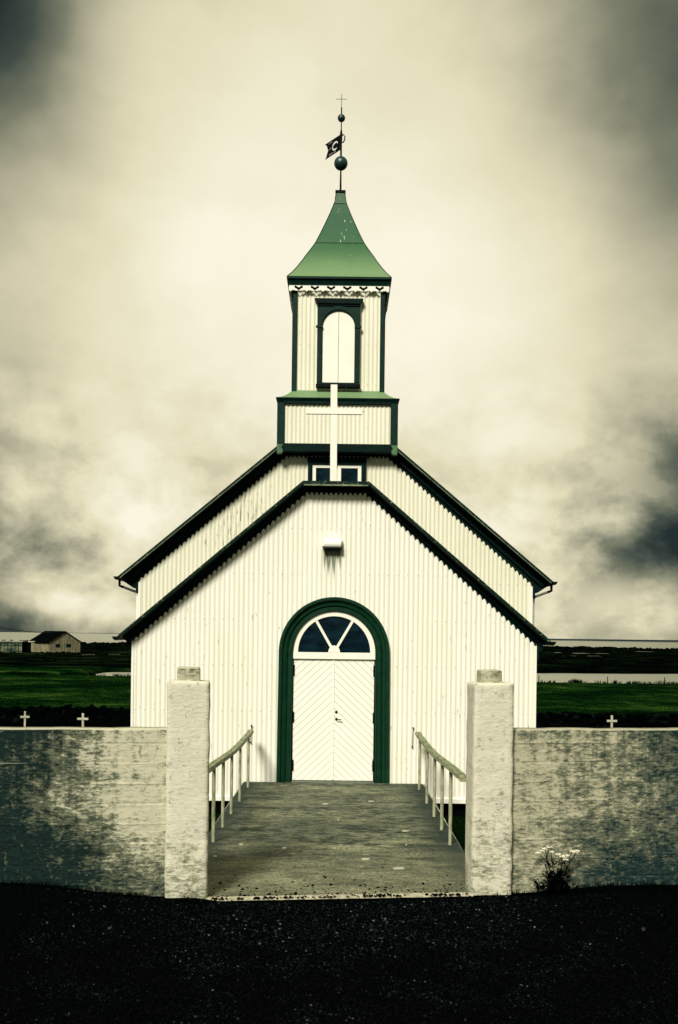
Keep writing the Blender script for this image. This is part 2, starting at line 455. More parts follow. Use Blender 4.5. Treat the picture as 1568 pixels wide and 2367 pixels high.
m, t, b = new_mat('sea_water')
p = t.pos(); x, y, z = t.sep(p)
nf = t.noise(p, 1.0, 3, .6, sc=(.0012, .0012, 1))
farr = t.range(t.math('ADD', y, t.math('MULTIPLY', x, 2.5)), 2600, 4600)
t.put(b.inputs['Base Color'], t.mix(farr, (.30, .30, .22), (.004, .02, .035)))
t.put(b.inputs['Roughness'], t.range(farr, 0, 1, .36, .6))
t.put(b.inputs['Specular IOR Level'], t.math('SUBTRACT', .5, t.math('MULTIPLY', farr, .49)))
t.put(b.inputs['Normal'], t.bump(t.noise(p, .9, 5, .6, sc=(.5, 1.6, 1)), 1.0, .35))
M['sea'] = m

m, t, b = new_mat('stone_wall_rock')
isl = t.node('ShaderNodeNewGeometry').outputs['Random Per Island']
t.put(b.inputs['Base Color'], t.ramp(isl, [(0, (.0003, .0006, .0006)), (.8, (.001, .0018, .0017)), (1, (.0035, .006, .005))]))
b.inputs['Roughness'].default_value = 1; b.inputs['Specular IOR Level'].default_value = 0
M['rock'] = m
M['hutwood'] = None
m, t, b = new_mat('weathered_hut_boards')
p = t.pos(); isl = t.node('ShaderNodeObjectInfo').outputs['Random']
n1 = t.noise(p, 1.0, 5, .7, sc=(5, 5, .8))
c = t.mix(t.range(n1, .35, .62), (.34, .30, .17), (.09, .09, .05))
c = t.mix(t.range(t.noise(p, 1.0, 3, .6, sc=(8, 8, .5)), .56, .64, 0, .7), c, (.12, .06, .025))
c = t.mix(t.math('MULTIPLY', isl, .35), c, (.08, .10, .055))
t.put(b.inputs['Base Color'], c); b.inputs['Roughness'].default_value = .9
M['hutwood'] = m
M['hutroof'] = paint('black_tar_roof', (.0015, .0025, .0025), None, 1, spec=0)
M['hutpale'] = paint('pale_roof_sheet', (.6, .58, .45), (.4, .4, .3), .7)
m, t, b = new_mat('greenhouse_panels')
p = t.pos()
n1 = t.noise(p, 1.0, 4, .6, sc=(.8, .8, 1.6))
c = t.mix(t.range(n1, .40, .60), (.15, .17, .09), (.003, .02, .018))
t.put(b.inputs['Base Color'], c); b.inputs['Roughness'].default_value = .4
M['greenhouse'] = m
m, t, b = new_mat('flower_cream')
t.put(b.inputs['Base Color'], (.78, .74, .58)); b.inputs['Roughness'].default_value = .8
M['flower'] = m
M['cross_paint'] = paint('weathered_cross_paint', (.55, .54, .42), (.30, .30, .22), .7, 0, nscale=8)
m, t, b = new_mat('pale_fleck')
t.put(b.inputs['Base Color'], (.5, .48, .36)); b.inputs['Roughness'].default_value = .9
M['fleck'] = m

# ================================================================== THE SETTING
def fbm(x, y, z=0, o=4): return noise.fractal(Vector((x, y, z)), 1.0, 2.0, o)

# ---- land: churchyard lawn, meadow, inlet bed, headland -- one height field
def smooth(a, b, v):
    v = min(1, max(0, (v - a) / (b - a))); return v * v * (3 - 2 * v)
def land(x, y):
    pr = [(-400, -.05), (9.9, -.02), (10.35, -.50), (18, -.58), (30, -.92), (40, -1.32), (60, -1.33), (5000, -1.33)]
    for (a, za), (c, zc) in zip(pr, pr[1:]):
        if y <= c: h = za + (zc - za) * max(0, (y - a)) / (c - a); break
    if y > 20: h += fbm(x * .09, y * .09) * .07 * smooth(20, 60, y)
    if y > 108: h += (fbm(x * .05 + 9, y * .05, 3, 5) * .35 + .22) * smooth(108, 150, y)
    # inlet
    k = smooth(-27.5, -23.5, x)
    yn = 92.5 - x * .075 + fbm(x * .12, 3) * .9; yf = 124 + x * .24 + fbm(x * .06, 7) * 3.0
    inl = smooth(yn - .8, yn + 1.2, y) * (1 - smooth(yf - 1.5, yf + 1.5, y)) * k
    h -= 1.6 * inl
    # outer shore
    ys = 372 + (45 if x > 60 else 45 * smooth(-20, 60, x)) + fbm(x * .03, 21) * 14
    h -= 2.4 * smooth(ys - 6, ys + 10, y)
    if x > 0: h += 2.55 * smooth(462, 466, y) * (1 - smooth(472, 476, y)) * (1 - smooth(118, 138, x)) * (1 + .3 * fbm(x * .15, 5))
    return h
ys = np.concatenate([np.arange(-60, 9.5, 6), np.arange(9.6, 10.8, .15), np.arange(11, 88, 1.3), np.arange(88, 99, .35), np.arange(99, 160, 1.1), np.arange(160, 360, 3.0), np.arange(360, 490, 2.2), [520, 700]])
us = np.linspace(-1, 1, 321); us = np.sign(us) * np.abs(us) ** 1.25
mb = MB(); n = len(us)
for yv in ys:
    half = max(40, yv * .48 + 25) * 1.0
    for u in us:
        xv = u * half; mb.v.append((xv, float(yv), land(xv, yv)))
for j in range(len(ys) - 1):
    for i in range(n - 1): mb.f.append((j * n + i, j * n + i + 1, (j + 1) * n + i + 1, (j + 1) * n + i))
ground = tag(mb.build('ground', M['meadow'], smooth=True), kind='structure')

sea = MB(); sea.add([(-30000, 60, -1.9), (30000, 60, -1.9), (30000, 45000, -1.9), (-30000, 45000, -1.9)], [(0, 1, 2, 3)])
tag(sea.build('sea', M['sea']), kind='structure')
# earth that carries on to the sides and behind the camera
e = MB(); e.add([(-3000, -3000, -2.3), (3000, -3000, -2.3), (3000, 60, -2.3), (-3000, 60, -2.3)], [(0, 1, 2, 3)])
tag(e.build('terrain', M['meadow']), kind='structure')

# ---- gravel road in front of the gate
TAN = math.tan(R(7))
def gate_y(x): return 9.72 + TAN * x
def gravel_h(x, y):
    d = gate_y(x) - y
    h = .045 + fbm(x * .9, y * .9) * .012
    h += .03 * smooth(1.0, 1.25, -x) * smooth(.5, .1, d) + .15 * smooth(1.5, 3.0, -x) * smooth(1.0, .1, d) + .05 * smooth(1.8, 2.8, x) * smooth(.8, .1, d)
    return h
mb = MB(); gx = np.linspace(-9, 9, 181); gy = np.linspace(-30, 0, 50)
rows = []
for j in range(200):
    tt = j / 199
    rows.append(tt)
for tt in rows:
    for xv in gx:
        y1 = gate_y(xv) + .02; y0 = -12
        yv = y0 + (y1 - y0) * (1 - (1 - tt) ** 1.6)
        mb.v.append((float(xv), yv, gravel_h(xv, yv)))
n = len(gx)
for j in range(len(rows) - 1):
    for i in range(n - 1): mb.f.append((j * n + i, j * n + i + 1, (j + 1) * n + i + 1, (j + 1) * n + i))
tag(mb.build('gravel_road', M['bed'], smooth=True), kind='structure')

def ico():
    bm = bmesh.new(); bmesh.ops.create_icosphere(bm, subdivisions=1, radius=1)
    v = np.array([q.co[:] for q in bm.verts]); f = np.array([[q.index for q in fc.verts] for fc in bm.faces]); bm.free()
    return v, f
ICO_V, ICO_F = ico()
def stones(name, P, S, mat, flat=.6, parent=None):
    """P (n,3) centres, S (n,) sizes -> one mesh of irregular stones"""
    n = len(P); nv = len(ICO_V)
    V = ICO_V[None] * (1 + rng.uniform(-.38, .3, (n, nv, 1)))
    sc = np.stack([rng.uniform(.7, 1.35, n), rng.uniform(.7, 1.2, n), rng.uniform(flat * .7, flat * 1.3, n)], 1)
    V = V * sc[:, None, :]
    a = rng.uniform(0, 6.28, n); tl = rng.uniform(-.5, .5, n)
    ca, sa, ct, st_ = np.cos(a), np.sin(a), np.cos(tl), np.sin(tl)
    x, y, z = V[..., 0], V[..., 1], V[..., 2]
    x, z = x * ct[:, None] - z * st_[:, None], x * st_[:, None] + z * ct[:, None]
    x, y = x * ca[:, None] - y * sa[:, None], x * sa[:, None] + y * ca[:, None]
    V = np.stack([x, y, z], -1) * S[:, None, None] + P[:, None, :]
    F = (ICO_F[None] + (np.arange(n) * nv)[:, None, None]).reshape(-1)
    me = bpy.data.meshes.new(name); nf = n * len(ICO_F)
    me.vertices.add(n * nv); me.vertices.foreach_set('co', V.reshape(-1).astype(np.float32))
    me.loops.add(nf * 3); me.loops.foreach_set('vertex_index', F.astype(np.int32))
    me.polygons.add(nf); me.polygons.foreach_set('loop_start', np.arange(0, nf * 3, 3, dtype=np.int32))
    me.update(calc_edges=True); me.materials.append(mat)
    o = bpy.data.objects.new(name, me); col.objects.link(o)
    if parent: o.parent = parent
    return o
N = 52000
d = rng.uniform(0, 1, N) ** 1.0
yy = 5.2 + (9.8 - 5.2) * d; half = yy * .345 + .15
xx = rng.uniform(-1, 1, N) * half
keep = yy < gate_y(xx) - .06
# nothing under the pillars and on the ramp
keep &= ~((np.abs(xx) < 1.2) & (yy > gate_y(xx) - .18) & (rng.uniform(0, 1, N) > .25))
xx, yy = xx[keep], yy[keep]
S = .0042 + .0085 * rng.uniform(0, 1, len(xx)) ** 2.2
big = rng.uniform(0, 1, len(xx)) > .988; S[big] *= rng.uniform(1.4, 2.0, big.sum())
zz = np.array([gravel_h(a, c) for a, c in zip(xx, yy)]) + S * .25
tag(stones('gravel', np.stack([xx, yy, zz], 1), S, M['gravel']), 'loose black lava gravel covering the road in front of the gate', None, kind='stuff')

# ---- concrete ramp between gate and church door
mb = MB()
NX, NY = 30, 80
def ramp_z(y): return .06 * (1 - smooth(9.6, 17.4, y)) if y < 17.4 else 0
yr = lambda x, k: (gate_y(x) - .02) + (17.62 - gate_y(x) + .02) * k
for k in range(NY + 1):
    for i in range(NX + 1):
        u = -1 + 2 * i / NX; yv = yr(0, k / NY) if k else gate_y(u * 1.5) - .02
        xv = u * (1.50 if u < 0 else 1.53)
        yv = max(yv, gate_y(xv) - .02 + .001 * k)
        mb.v.append((xv, yv, ramp_z(yv) - .002 + fbm(xv * 1.3, yv * 1.3) * .004))
for k in range(NY):
    for i in range(NX): mb.f.append((k * (NX + 1) + i, k * (NX + 1) + i + 1, (k + 1) * (NX + 1) + i + 1, (k + 1) * (NX + 1) + i))
for s_, xs in ((-1, -1.50), (1, 1.53)):       # side faces of the slab
    y0 = gate_y(xs) - .02
    mb.add([(xs, y0, .055), (xs, 17.62, -.004), (xs, 17.62, -.2), (xs, y0, -.7)], [(0, 1, 2, 3)])
tag(mb.build('path', M['ramp'], smooth=False), kind='structure')
# worn pale lip of the ramp at the gate
mb = MB()
lip = []
for i in range(61):
    xv = -1.14 + 2.52 * i / 60; yv = gate_y(xv) - .021
    j = fbm(xv * 6, 2) * .012
    lip.append((xv, yv, j))
for (xa, ya, ja), (xb, yb, jb) in zip(lip, lip[1:]):
    mb.add([(xa, ya - .065 + ja, .048), (xb, yb - .065 + jb, .048), (xb, yb, .066), (xa, ya, .066), (xb, yb + .03, .066), (xa, ya + .03, .066)], [(0, 1, 2, 3), (3, 2, 4, 5)])
M['lip'] = paint('worn_pale_concrete', (.55, .51, .36), (.22, .21, .14), .8, 0, nscale=14)
tag(mb.build('path_edge', M['lip']), kind='structure')
# pale steel edge line along the right side of the ramp
mb = MB(); mb.box(1.532, 1.552, gate_y(1.5) - .02, 17.5, -.02, .012); mb.box(-1.522, -1.502, gate_y(-1.5), 17.5, -.03, .0)
tag(mb.build('path_kerb', paint('ramp_edge_paint', (.5, .48, .34), (.1, .12, .08), .7)), kind='structure')
# pebbles kicked on to the ramp
N = 900
xx = rng.uniform(-1.1, 1.33, N); dd = np.concatenate([rng.exponential(.26, 230), rng.exponential(.030, N - 230) - .03]); yy = gate_y(xx) - .06 + dd
kp = (dd > .06) | (np.array([fbm(a * 3.0, 17) for a in xx]) + rng.uniform(-.4, .4, N) > .05); xx, dd, yy = xx[kp], dd[kp], yy[kp]; N = len(xx)
S = .005 + .012 * rng.uniform(0, 1, N) ** 2
m_ = dd < 1.4
tag(stones('pebbles', np.stack([xx, yy, .062 + S * .3 - dd * .006], 1)[m_], S[m_], M['rock']), 'small black pebbles kicked on to the front of the ramp', kind='stuff')
mb = MB()
for (px, py, a, c) in [(-.09, 15.3, .09, .035), (.60, 15.6, .09, .03), (.95, 13.1, .09, .05), (-1.03, 12.1, .045, .035), (-.52, 11.9, .06, .07), (.40, 11.35, .09, .06), (.74, 10.9, .11, .055), (-1.25, 11.4, .03, .02), (.1, 13.9, .03, .02), (.9, 12.2, .02, .02)]:
    a *= .6; c *= .6; q = [(px + a * math.cos(k / 14 * 6.283) * random.uniform(.6, 1.05), py + c * math.sin(k / 14 * 6.283) * random.uniform(.6, 1.1)) for k in range(14)]
    zt = ramp_z(py) + .010
    mb.add([(u, v_, zt) for u, v_ in q] + [(u, v_, zt - .012) for u, v_ in q], [tuple(range(14))] + [(i, i + 14, (i + 1) % 14 + 14, (i + 1) % 14) for i in range(14)])
tag(mb.build('paint_flecks', M['fleck']), 'scattered pale flecks lying on the dark ramp', kind='stuff')

# ================================================================== CHURCH
A, NV = 17.7, 20.3           # planes of the porch and nave gable walls
church = thing('church', (0, A, -.6), 'white corrugated iron church with green trim, arched door and small green spire', 'church')
PITCH = .0825
def corr(name, parent, mat, s0, s1, org, dr, nrm, top, bot, amp=.0155, seed=0, scallop=.05):
    """one corrugated sheet; s runs along dr from org, nrm is the outward normal"""
    mb = MB(); n = max(4, int(round((s1 - s0) / PITCH * 9)))
    lift = .0015 * (seed % 2)
    cols = []
    for i in range(n + 1):
        s = s0 + (s1 - s0) * i / n
        w_ = .5 + .5 * math.cos(2 * math.pi * s / PITCH)
        zt = top(s) - scallop * (1 - w_) ** 2; zb = bot(s)
        if zt < zb + .01: zt = zb + .01
        o_ = amp * w_ + lift
        cols.append((org[0] + dr[0] * s + nrm[0] * o_, org[1] + dr[1] * s + nrm[1] * o_, zb, zt))
    for c in cols: mb.v += [(c[0], c[1], c[2]), (c[0], c[1], c[3])]
    for i in range(n): mb.f.append((i * 2, i * 2 + 2, i * 2 + 3, i * 2 + 1))
    o = mb.build(name, mat, parent, smooth=True)
    sm = o.modifiers.new('thickness', 'SOLIDIFY'); sm.thickness = .0025; sm.offset = -1; sm.use_rim = False
    return o
def gable_top(hw, zc, ht, zt):
    return lambda s: zt if abs(s) < ht else zt - (abs(s) - ht) * (zt - zc) / (hw - ht)
p_top = gable_top(3.43, 2.385, .505, 4.93)
n_top = gable_top(3.83, 3.555, .978, 6.005)
ARC_Z, ARC_R = 2.21, .90
def p_bot(s): return ARC_Z + math.sqrt(max(0, ARC_R ** 2 - s * s)) if abs(s) < ARC_R else -.26
# --- porch
pc = MB(); pc.prism([(-3.36, -.26), (-.9, -.26), (-.9, 2.2), (.9, 2.2), (.9, -.26), (3.36, -.26), (3.36, 2.38), (.5, 4.95), (-.5, 4.95), (-3.36, 2.38)], A + .085, A + .1)
pc.box(-3.36, -3.34, A + .1, NV, -.26, 2.38); pc.box(3.34, 3.36, A + .1, NV, -.26, 2.38)
pc.box(-.9, .9, A + .16, A + .18, -.26, 3.2)
porch = pc.build('porch_wall', M['core'], church)
cuts = [-3.43, -2.63, -1.78, -.90]
k = 0
for a_, b_ in [(-3.43, -2.62), (-2.62, -1.76), (-1.76, -.901), (-.899, 0), (0, .899), (.901, 1.76), (1.76, 2.62), (2.62, 3.43)]:
    corr('cladding_sheet', porch, M['clad'], a_, b_, (0, A), (1, 0), (0, -1), p_top, p_bot, seed=k); k += 1
for sx in (-1, 1):
    for y0, y1 in ((0, 1.3), (1.3, 2.6)):
        corr('cladding_sheet', porch, M['clad'], y0, y1, (sx * 3.43 - sx * .0, A), (0, 1), (sx, 0), lambda s: 2.40, lambda s: -.26, seed=k, scallop=0); k += 1
for sx in (-1, 1):
    cb = MB(); cb.box(sx * 3.43 - .02, sx * 3.43 + .02, A - .024, A + .03, -.262, 2.36); cb.build('corner_trim', M['white'], church)
    mb = MB(); xa, xb = sorted((sx * .96, sx * 3.45))
    mb.prism([(A - .05, -.335), (A + .02, -.335), (A + .02, -.235), (A, -.235), (A - .05, -.263)], xa, xb, to=lambda a, b_, c_: (c_, a, b_))
    mb.build('drip_board', M['white'], church)
mb = MB(); mb.box(-3.25, 3.25, A + .12, A + .3, -1.2, -.27); mb.box(-3.25, -3.1, A + .3, 30, -1.4, -.27); mb.box(3.1, 3.25, A + .3, 30, -1.4, -.27)
mb.build('foundation', M['found'], church)

def roof_line(eave_x, eave_z, ht, zt): return [(-eave_x, eave_z), (-ht, zt), (ht, zt), (eave_x, eave_z)]
def shift(pl, dz): return [(x, z + dz) for x, z in pl]
PR = roof_line(3.63, 2.452, .555, 5.082)
NR = [(-4.19, 3.592), (-1.12, 6.165), (0, 7.09), (1.12, 6.165), (4.19, 3.592)]
YP = A - .3; YN = NV - .3
mb = MB(); mb.strip(PR, shift(PR, -.055), YP + .012, NV); mb.build('porch_roof', M['green'], church)
mb = MB(); mb.strip(NR[:2], shift(NR[:2], -.06), YN + .012, 31); mb.strip(NR[3:], shift(NR[3:], -.06), YN + .012, 31); mb.strip(NR[1:4], shift(NR[1:4], -.06), 22.3, 31)
mb.strip([(-1.12, 6.165), (1.12, 6.165)], [(-1.12, 6.105), (1.12, 6.105)], YN + .012, 22.3)
mb.build('nave_roof', M['green'], church)
mb = MB(); mb.strip(shift(PR, .004), shift(PR, -.050), YP, YP + .011); mb.build('verge_trim', M['verge'], church)
NRl = NR[:2]; NRr = NR[3:]
for q in (NRl, NRr):
    mb = MB(); mb.strip(shift(q, .004), shift(q, -.052), YN, YN + .011); mb.build('verge_trim', M['verge'], church)
mb = MB(); mb.box(-.54, .54, YP - .004, YP + .03, 5.008, 5.028); mb.build('roof_edge_strip', M['verge_pale'], church)
def thin_edge(seg, y):
    m2 = MB(); m2.strip(shift(seg, -.0525), shift(seg, -.064), y, y + .02); return m2
m2 = thin_edge(NRl, YN); m2.build('roof_edge_strip', M['verge_pale'], church)
m2 = thin_edge(NRr, YN); m2.build('roof_edge_strip', M['verge_pale'], church)
# frieze boards under the verge, in two steps
def frieze(outer, low, y, hgt):
    a = MB(); a.strip(outer, low, y + .004, y + .06); o1 = a.build('frieze_board', M['green_frieze'], church)
    mid = [((p[0] + q[0]) / 2, (p[1] + q[1]) / 2) for p, q in zip(outer, low)]
    b_ = MB(); b_.strip(outer, mid, y - .06, y + .003); b_.build('frieze_moulding', M['green_frieze'], church)
frieze([(-3.60, 2.42), (-.553, 5.026), (.553, 5.026), (3.60, 2.42)], [(-3.47, 2.30), (-.50, 4.865), (.50, 4.865), (3.47, 2.30)], A, .2)
frieze([(-4.15, 3.555), (-1.12, 6.10), (1.12, 6.10), (4.15, 3.555)], [(-3.88, 3.45), (-.96, 5.95), (.96, 5.95), (3.88, 3.45)], NV, .2)
# eaves: box ends, gutters and pipes
for sx in (-1, 1):
    mb = MB(); mb.box(*sorted((sx * 3.45, sx * 3.54)), A - .03, NV, 2.27, 2.40); mb.box(*sorted((sx * 3.45, sx * 3.49)), A - .03, A + .05, 2.12, 2.27)
    mb.build('eave_board', M['green_frieze'], church)
    mb = MB(); mb.box(*sorted((sx * 3.85, sx * 3.90)), NV - .03, 31, 3.28, 3.50); mb.prism([(sx * 3.87, 3.44), (sx * 4.13, 3.53), (sx * 4.13, 3.50), (sx * 3.95, 3.38)], NV - .02, 30.9)
    mb.build('eave_board', M['green_frieze'], church)
    for (gx_, gz, ya, yb) in ((3.66, 2.425, YP, NV), (4.215, 3.575, YN, 31)):
        mb = MB(); prof = [(gx_ * sx + .058 * math.cos(q), gz + .058 * math.sin(q) * .95) for q in np.linspace(math.pi, 2 * math.pi, 9)]
        prof = [(gx_ * sx + sx * .075, gz + .012)] + ([p_ for p_ in prof] if sx < 0 else prof[::-1]) + [(gx_ * sx - sx * .055, gz + .012)]
        for (a, c), (a2, c2) in zip(prof, prof[1:]):
            mb.add([(a, ya, c), (a2, ya, c2), (a2, yb, c2), (a, yb, c)], [(0, 1, 2, 3)])
        mb.add([(a, ya, c) for a, c in prof], [tuple(range(len(prof)))])
        mb.build('gutter', M['black'], church)
    mb = MB(); mb.tube([(sx * 4.19, YN + .15, 3.55), (sx * 4.19, YN + .15, 3.415), (sx * 4.13, YN + .18, 3.39)], .028); mb.build('downpipe_bend', M['black'], church)
    mb = MB(); mb.tube([(sx * 4.15, YN + .17, 3.40), (sx * 3.93, NV + .1, 3.31)], .026); mb.build('downpipe', M['steel'], church)
    mb = MB(); mb.tube([(sx * 3.93, NV + .1, 3.31), (sx * 3.89, NV + .12, 3.25), (sx * 3.89, NV + .12, -.4)], .03); mb.build('downpipe', M['white'], church)
# --- nave
nc = MB(); nc.prism([(-3.76, -.26), (3.76, -.26), (3.76, 3.5), (.97, 5.98), (-.97, 5.98), (-3.76, 3.5)], NV + .03, NV + .1)
nc.prism([(-3.76, -.26), (3.76, -.26), (3.76, 3.5), (0, 6.9), (-3.76, 3.5)], 30.9, 31)
nc.box(-3.76, -3.74, NV + .1, 31, -.26, 3.5); nc.box(3.74, 3.76, NV + .1, 31, -.26, 3.5)
nave = nc.build('nave_wall', M['core'], church)
e_ = [-3.83, -2.98, -2.13, -1.28, -.43, .43, 1.28, 2.13, 2.98, 3.83]
for i in range(9):
    a_, b_ = e_[i], e_[i + 1]
    corr('cladding_sheet', nave, M['clad_nave'], a_, b_, (0, NV), (1, 0), (0, -1), n_top, (lambda s: -.26) if abs(a_ + b_) / 2 > 3.3 else (lambda s: 2.0), seed=i)
for sx in (-1, 1):
    for i in range(12):
        corr('cladding_sheet', nave, M['clad_nave'], i * .89, (i + 1) * .89, (sx * 3.83, NV), (0, 1), (sx, 0), lambda s: 3.5, lambda s: -.26, seed=i, scallop=0)
for sx in (-1, 1):
    cb = MB(); cb.box(sx * 3.83 - .03, sx * 3.83 + .025, NV - .026, NV + .03, -.262, 3.5); cb.build('corner_trim', M['white'], church)
# attic window
mb = MB(); f0 = NV - .075
mb.box(-.565, -.48, f0, NV - .01, 5.1, 5.885); mb.box(.48, .565, f0, NV - .01, 5.1, 5.885); mb.box(-.48, .48, f0, NV - .01, 5.825, 5.885)
mb.box(-.575, .575, f0 - .02, NV - .01, 5.887, 5.915); mb.prism([(-.575, 5.917), (.575, 5.917), (.60, 5.97), (-.60, 5.97)], f0 - .045, NV - .01)
mb.box(-.53, -.50, f0 - .014, f0 - .001, 5.1, 5.82); mb.box(.50, .53, f0 - .014, f0 - .001, 5.1, 5.82)
awin = mb.build('attic_window', M['green_frieze'], church)
for sx in (-1, 1):
    mb = MB(); x0, x1 = sorted((sx * .012, sx * .478)); y0 = NV - .055
    mb.box(x0, x1, y0, NV - .025, 5.762, 5.822); mb.box(x0, x1, y0, NV - .025, 5.1, 5.16)
    mb.box(x0, x0 + .07, y0, NV - .025, 5.16, 5.762); mb.box(x1 - .07, x1, y0, NV - .025, 5.16, 5.762)
    mb.build('sash', M['white'], awin, bevel=.004)
    mb = MB(); mb.box(x0 + .07, x1 - .07, NV - .036, NV - .03, 5.16, 5.762); mb.build('pane', M['glass'], awin)

# --- tower base box
BY = 20.15; HB = 1.165; CY = BY + HB
tb = MB(); tb.box(-HB + .04, HB - .04, BY + .06, BY + 2 * HB - .04, 6.12, 7.02)
tbase = tb.build('tower_base', M['core'], church)
for i, (a_, b_) in enumerate([(-1.03, -.34), (-.34, .34), (.34, 1.03)]):
    corr('cladding_sheet', tbase, M['clad_tower'], a_, b_, (0, BY + .03), (1, 0), (0, -1), lambda s: 7.005, lambda s: 6.205 - .012 * math.cos(2 * math.pi * s / PITCH), seed=i, scallop=.012)
for sx in (-1, 1):
    corr('cladding_sheet', tbase, M['clad_tower'], .1, 2 * HB - .1, (sx * (HB - .03), BY), (0, 1), (sx, 0), lambda s: 7.0, lambda s: 6.1, seed=1, scallop=0)
    mb = MB(); mb.box(*sorted((sx * 1.03, sx * HB)), BY - .02, BY + .06, 6.12, 7.0); mb.box(*sorted((sx * (HB - .03), sx * (HB + .012))), BY + .061, BY + .16, 6.12, 7.0)
    mb.build('corner_board', M['green'], tbase, bevel=.006)
    fl = [(1.035, 6.17), (1.075, 6.10), (1.05, 6.07), (1.045, 6.02), (1.07, 5.995), (1.155, 5.985), (1.165, 6.17)]
    fl = [(sx * a, c) for a, c in fl]
    if sx < 0: fl = fl[::-1]
    mb = MB(); mb.prism(fl, YN - .035, BY - .021); mb.build('corner_bracket', paint('foot_green_paint', (.07, .17, .07), (.02, .08, .04), .5) if sx < 0 else bpy.data.materials['foot_green_paint'], tbase)
mb = MB(); mb.box(-1.03, 1.03, BY - .035, BY + .02, 6.985, 7.03); mb.sq_rings([(HB + .0, 7.0), (HB + .012, 7.04), (HB + .035, 7.085), (HB + .035, 7.10)], (0, CY), True)
mb.build('cornice', M['green_frieze'], tbase)
mb = MB(); mb.box(-1.12, 1.12, YN - .02, BY + .03, 6.03, 6.19); mb.build('lower_frieze', M['green_frieze'], tbase, bevel=.01)
mb = MB(); mb.sq_rings([(HB + .035, 7.103), (HB - .06, 7.135), (HB - .15, 7.19), (HB - .22, 7.25), (.90, 7.31)], (0, CY))
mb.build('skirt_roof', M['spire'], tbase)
# --- belfry
HT = .905; TY = CY - HT
tt_ = MB(); tt_.box(-HT + .05, HT - .05, TY + .05, TY + 2 * HT - .05, 7.2, 9.45)
bel = tt_.build('belfry', M['core'], church)
for i, (a_, b_) in enumerate([(-.82, -.28), (-.28, .28), (.28, .82)]):
    corr('cladding_sheet', bel, M['clad_tower'], a_, b_, (0, TY + .03), (1, 0), (0, -1), lambda s: 9.3, lambda s: 7.30 - .01 * math.cos(2 * math.pi * s / PITCH), seed=i, scallop=0)
for sx in (-1, 1):
    corr('cladding_sheet', bel, M['clad_tower'], .1, 2 * HT - .1, (sx * (HT - .03), TY), (0, 1), (sx, 0), lambda s: 9.3, lambda s: 7.3, seed=1, scallop=0)
    mb = MB(); mb.box(*sorted((sx * .815, sx * HT)), TY - .015, TY + .06, 7.27, 9.32); mb.box(*sorted((sx * (HT - .03), sx * (HT + .012))), TY + .061, TY + .15, 7.27, 9.32)
    mb.build('corner_board', M['green'], bel, bevel=.005)
# louvre frame with arched shutters
fy = TY - .06
def arc(r, zc, n=20, cx=0, a0=0, a1=math.pi): return [(cx + r * math.cos(a0 + (a1 - a0) * i / n), zc + r * math.sin(a0 + (a1 - a0) * i / n)) for i in range(n + 1)]
outer = [(-.42, 7.42), (.42, 7.42), (.42, 9.0), (-.42, 9.0)]
inner = [(-.318, 7.455)] + [(.318, 7.455)] + arc(.318, 8.55, 28)
me = curve_mesh([outer, inner], .07)
me.transform(Matrix.Translation((0, fy + .03, 0)) @ Matrix.Rotation(R(90), 4, 'X'))
me.transform(Matrix.Translation(-parent_world(church)))
bf = mesh_obj('bell_window', me, M['green'], church)
ring = arc(.40, 8.55, 28) + arc(.335, 8.55, 28)[::-1]
mb = MB(); mb.prism(ring, fy - .02, fy - .004)
for sx in (-1, 1):
    mb.box(*sorted((sx * .312, sx * .445)), fy - .035, fy + .02, 8.525, 8.565); mb.box(*sorted((sx * .335, sx * .405)), fy - .016, fy - .004, 7.46, 8.52)
mb.build('arch_moulding', M['green'], bf)
mb = MB(); mb.box(-.425, .425, fy - .03, TY, 8.955, 8.99); mb.prism([(-.425, 8.992), (.425, 8.992), (.44, 9.03), (.475, 9.065), (.475, 9.09), (-.475, 9.09), (-.475, 9.065), (-.44, 9.03)], fy - .06, TY)
mb.build('head_moulding', M['green_frieze'], bf)
mb = MB(); mb.box(-.435, .435, fy - .05, TY, 7.35, 7.418); mb.build('sill', M['black'], bf, bevel=.008)
for sx in (-1, 1):
    pts = [(0.004 * sx, 7.458)] + [(sx * .314, 7.458)] + [(sx * .314 * math.cos(q), 8.55 + .314 * math.sin(q)) for q in np.linspace(0, math.pi / 2 - .013, 14)]
    if sx < 0: pts = pts[::-1]
    mb = MB(); mb.prism(pts, TY - .035, TY - .012); mb.build('shutter', M['white'], bf)
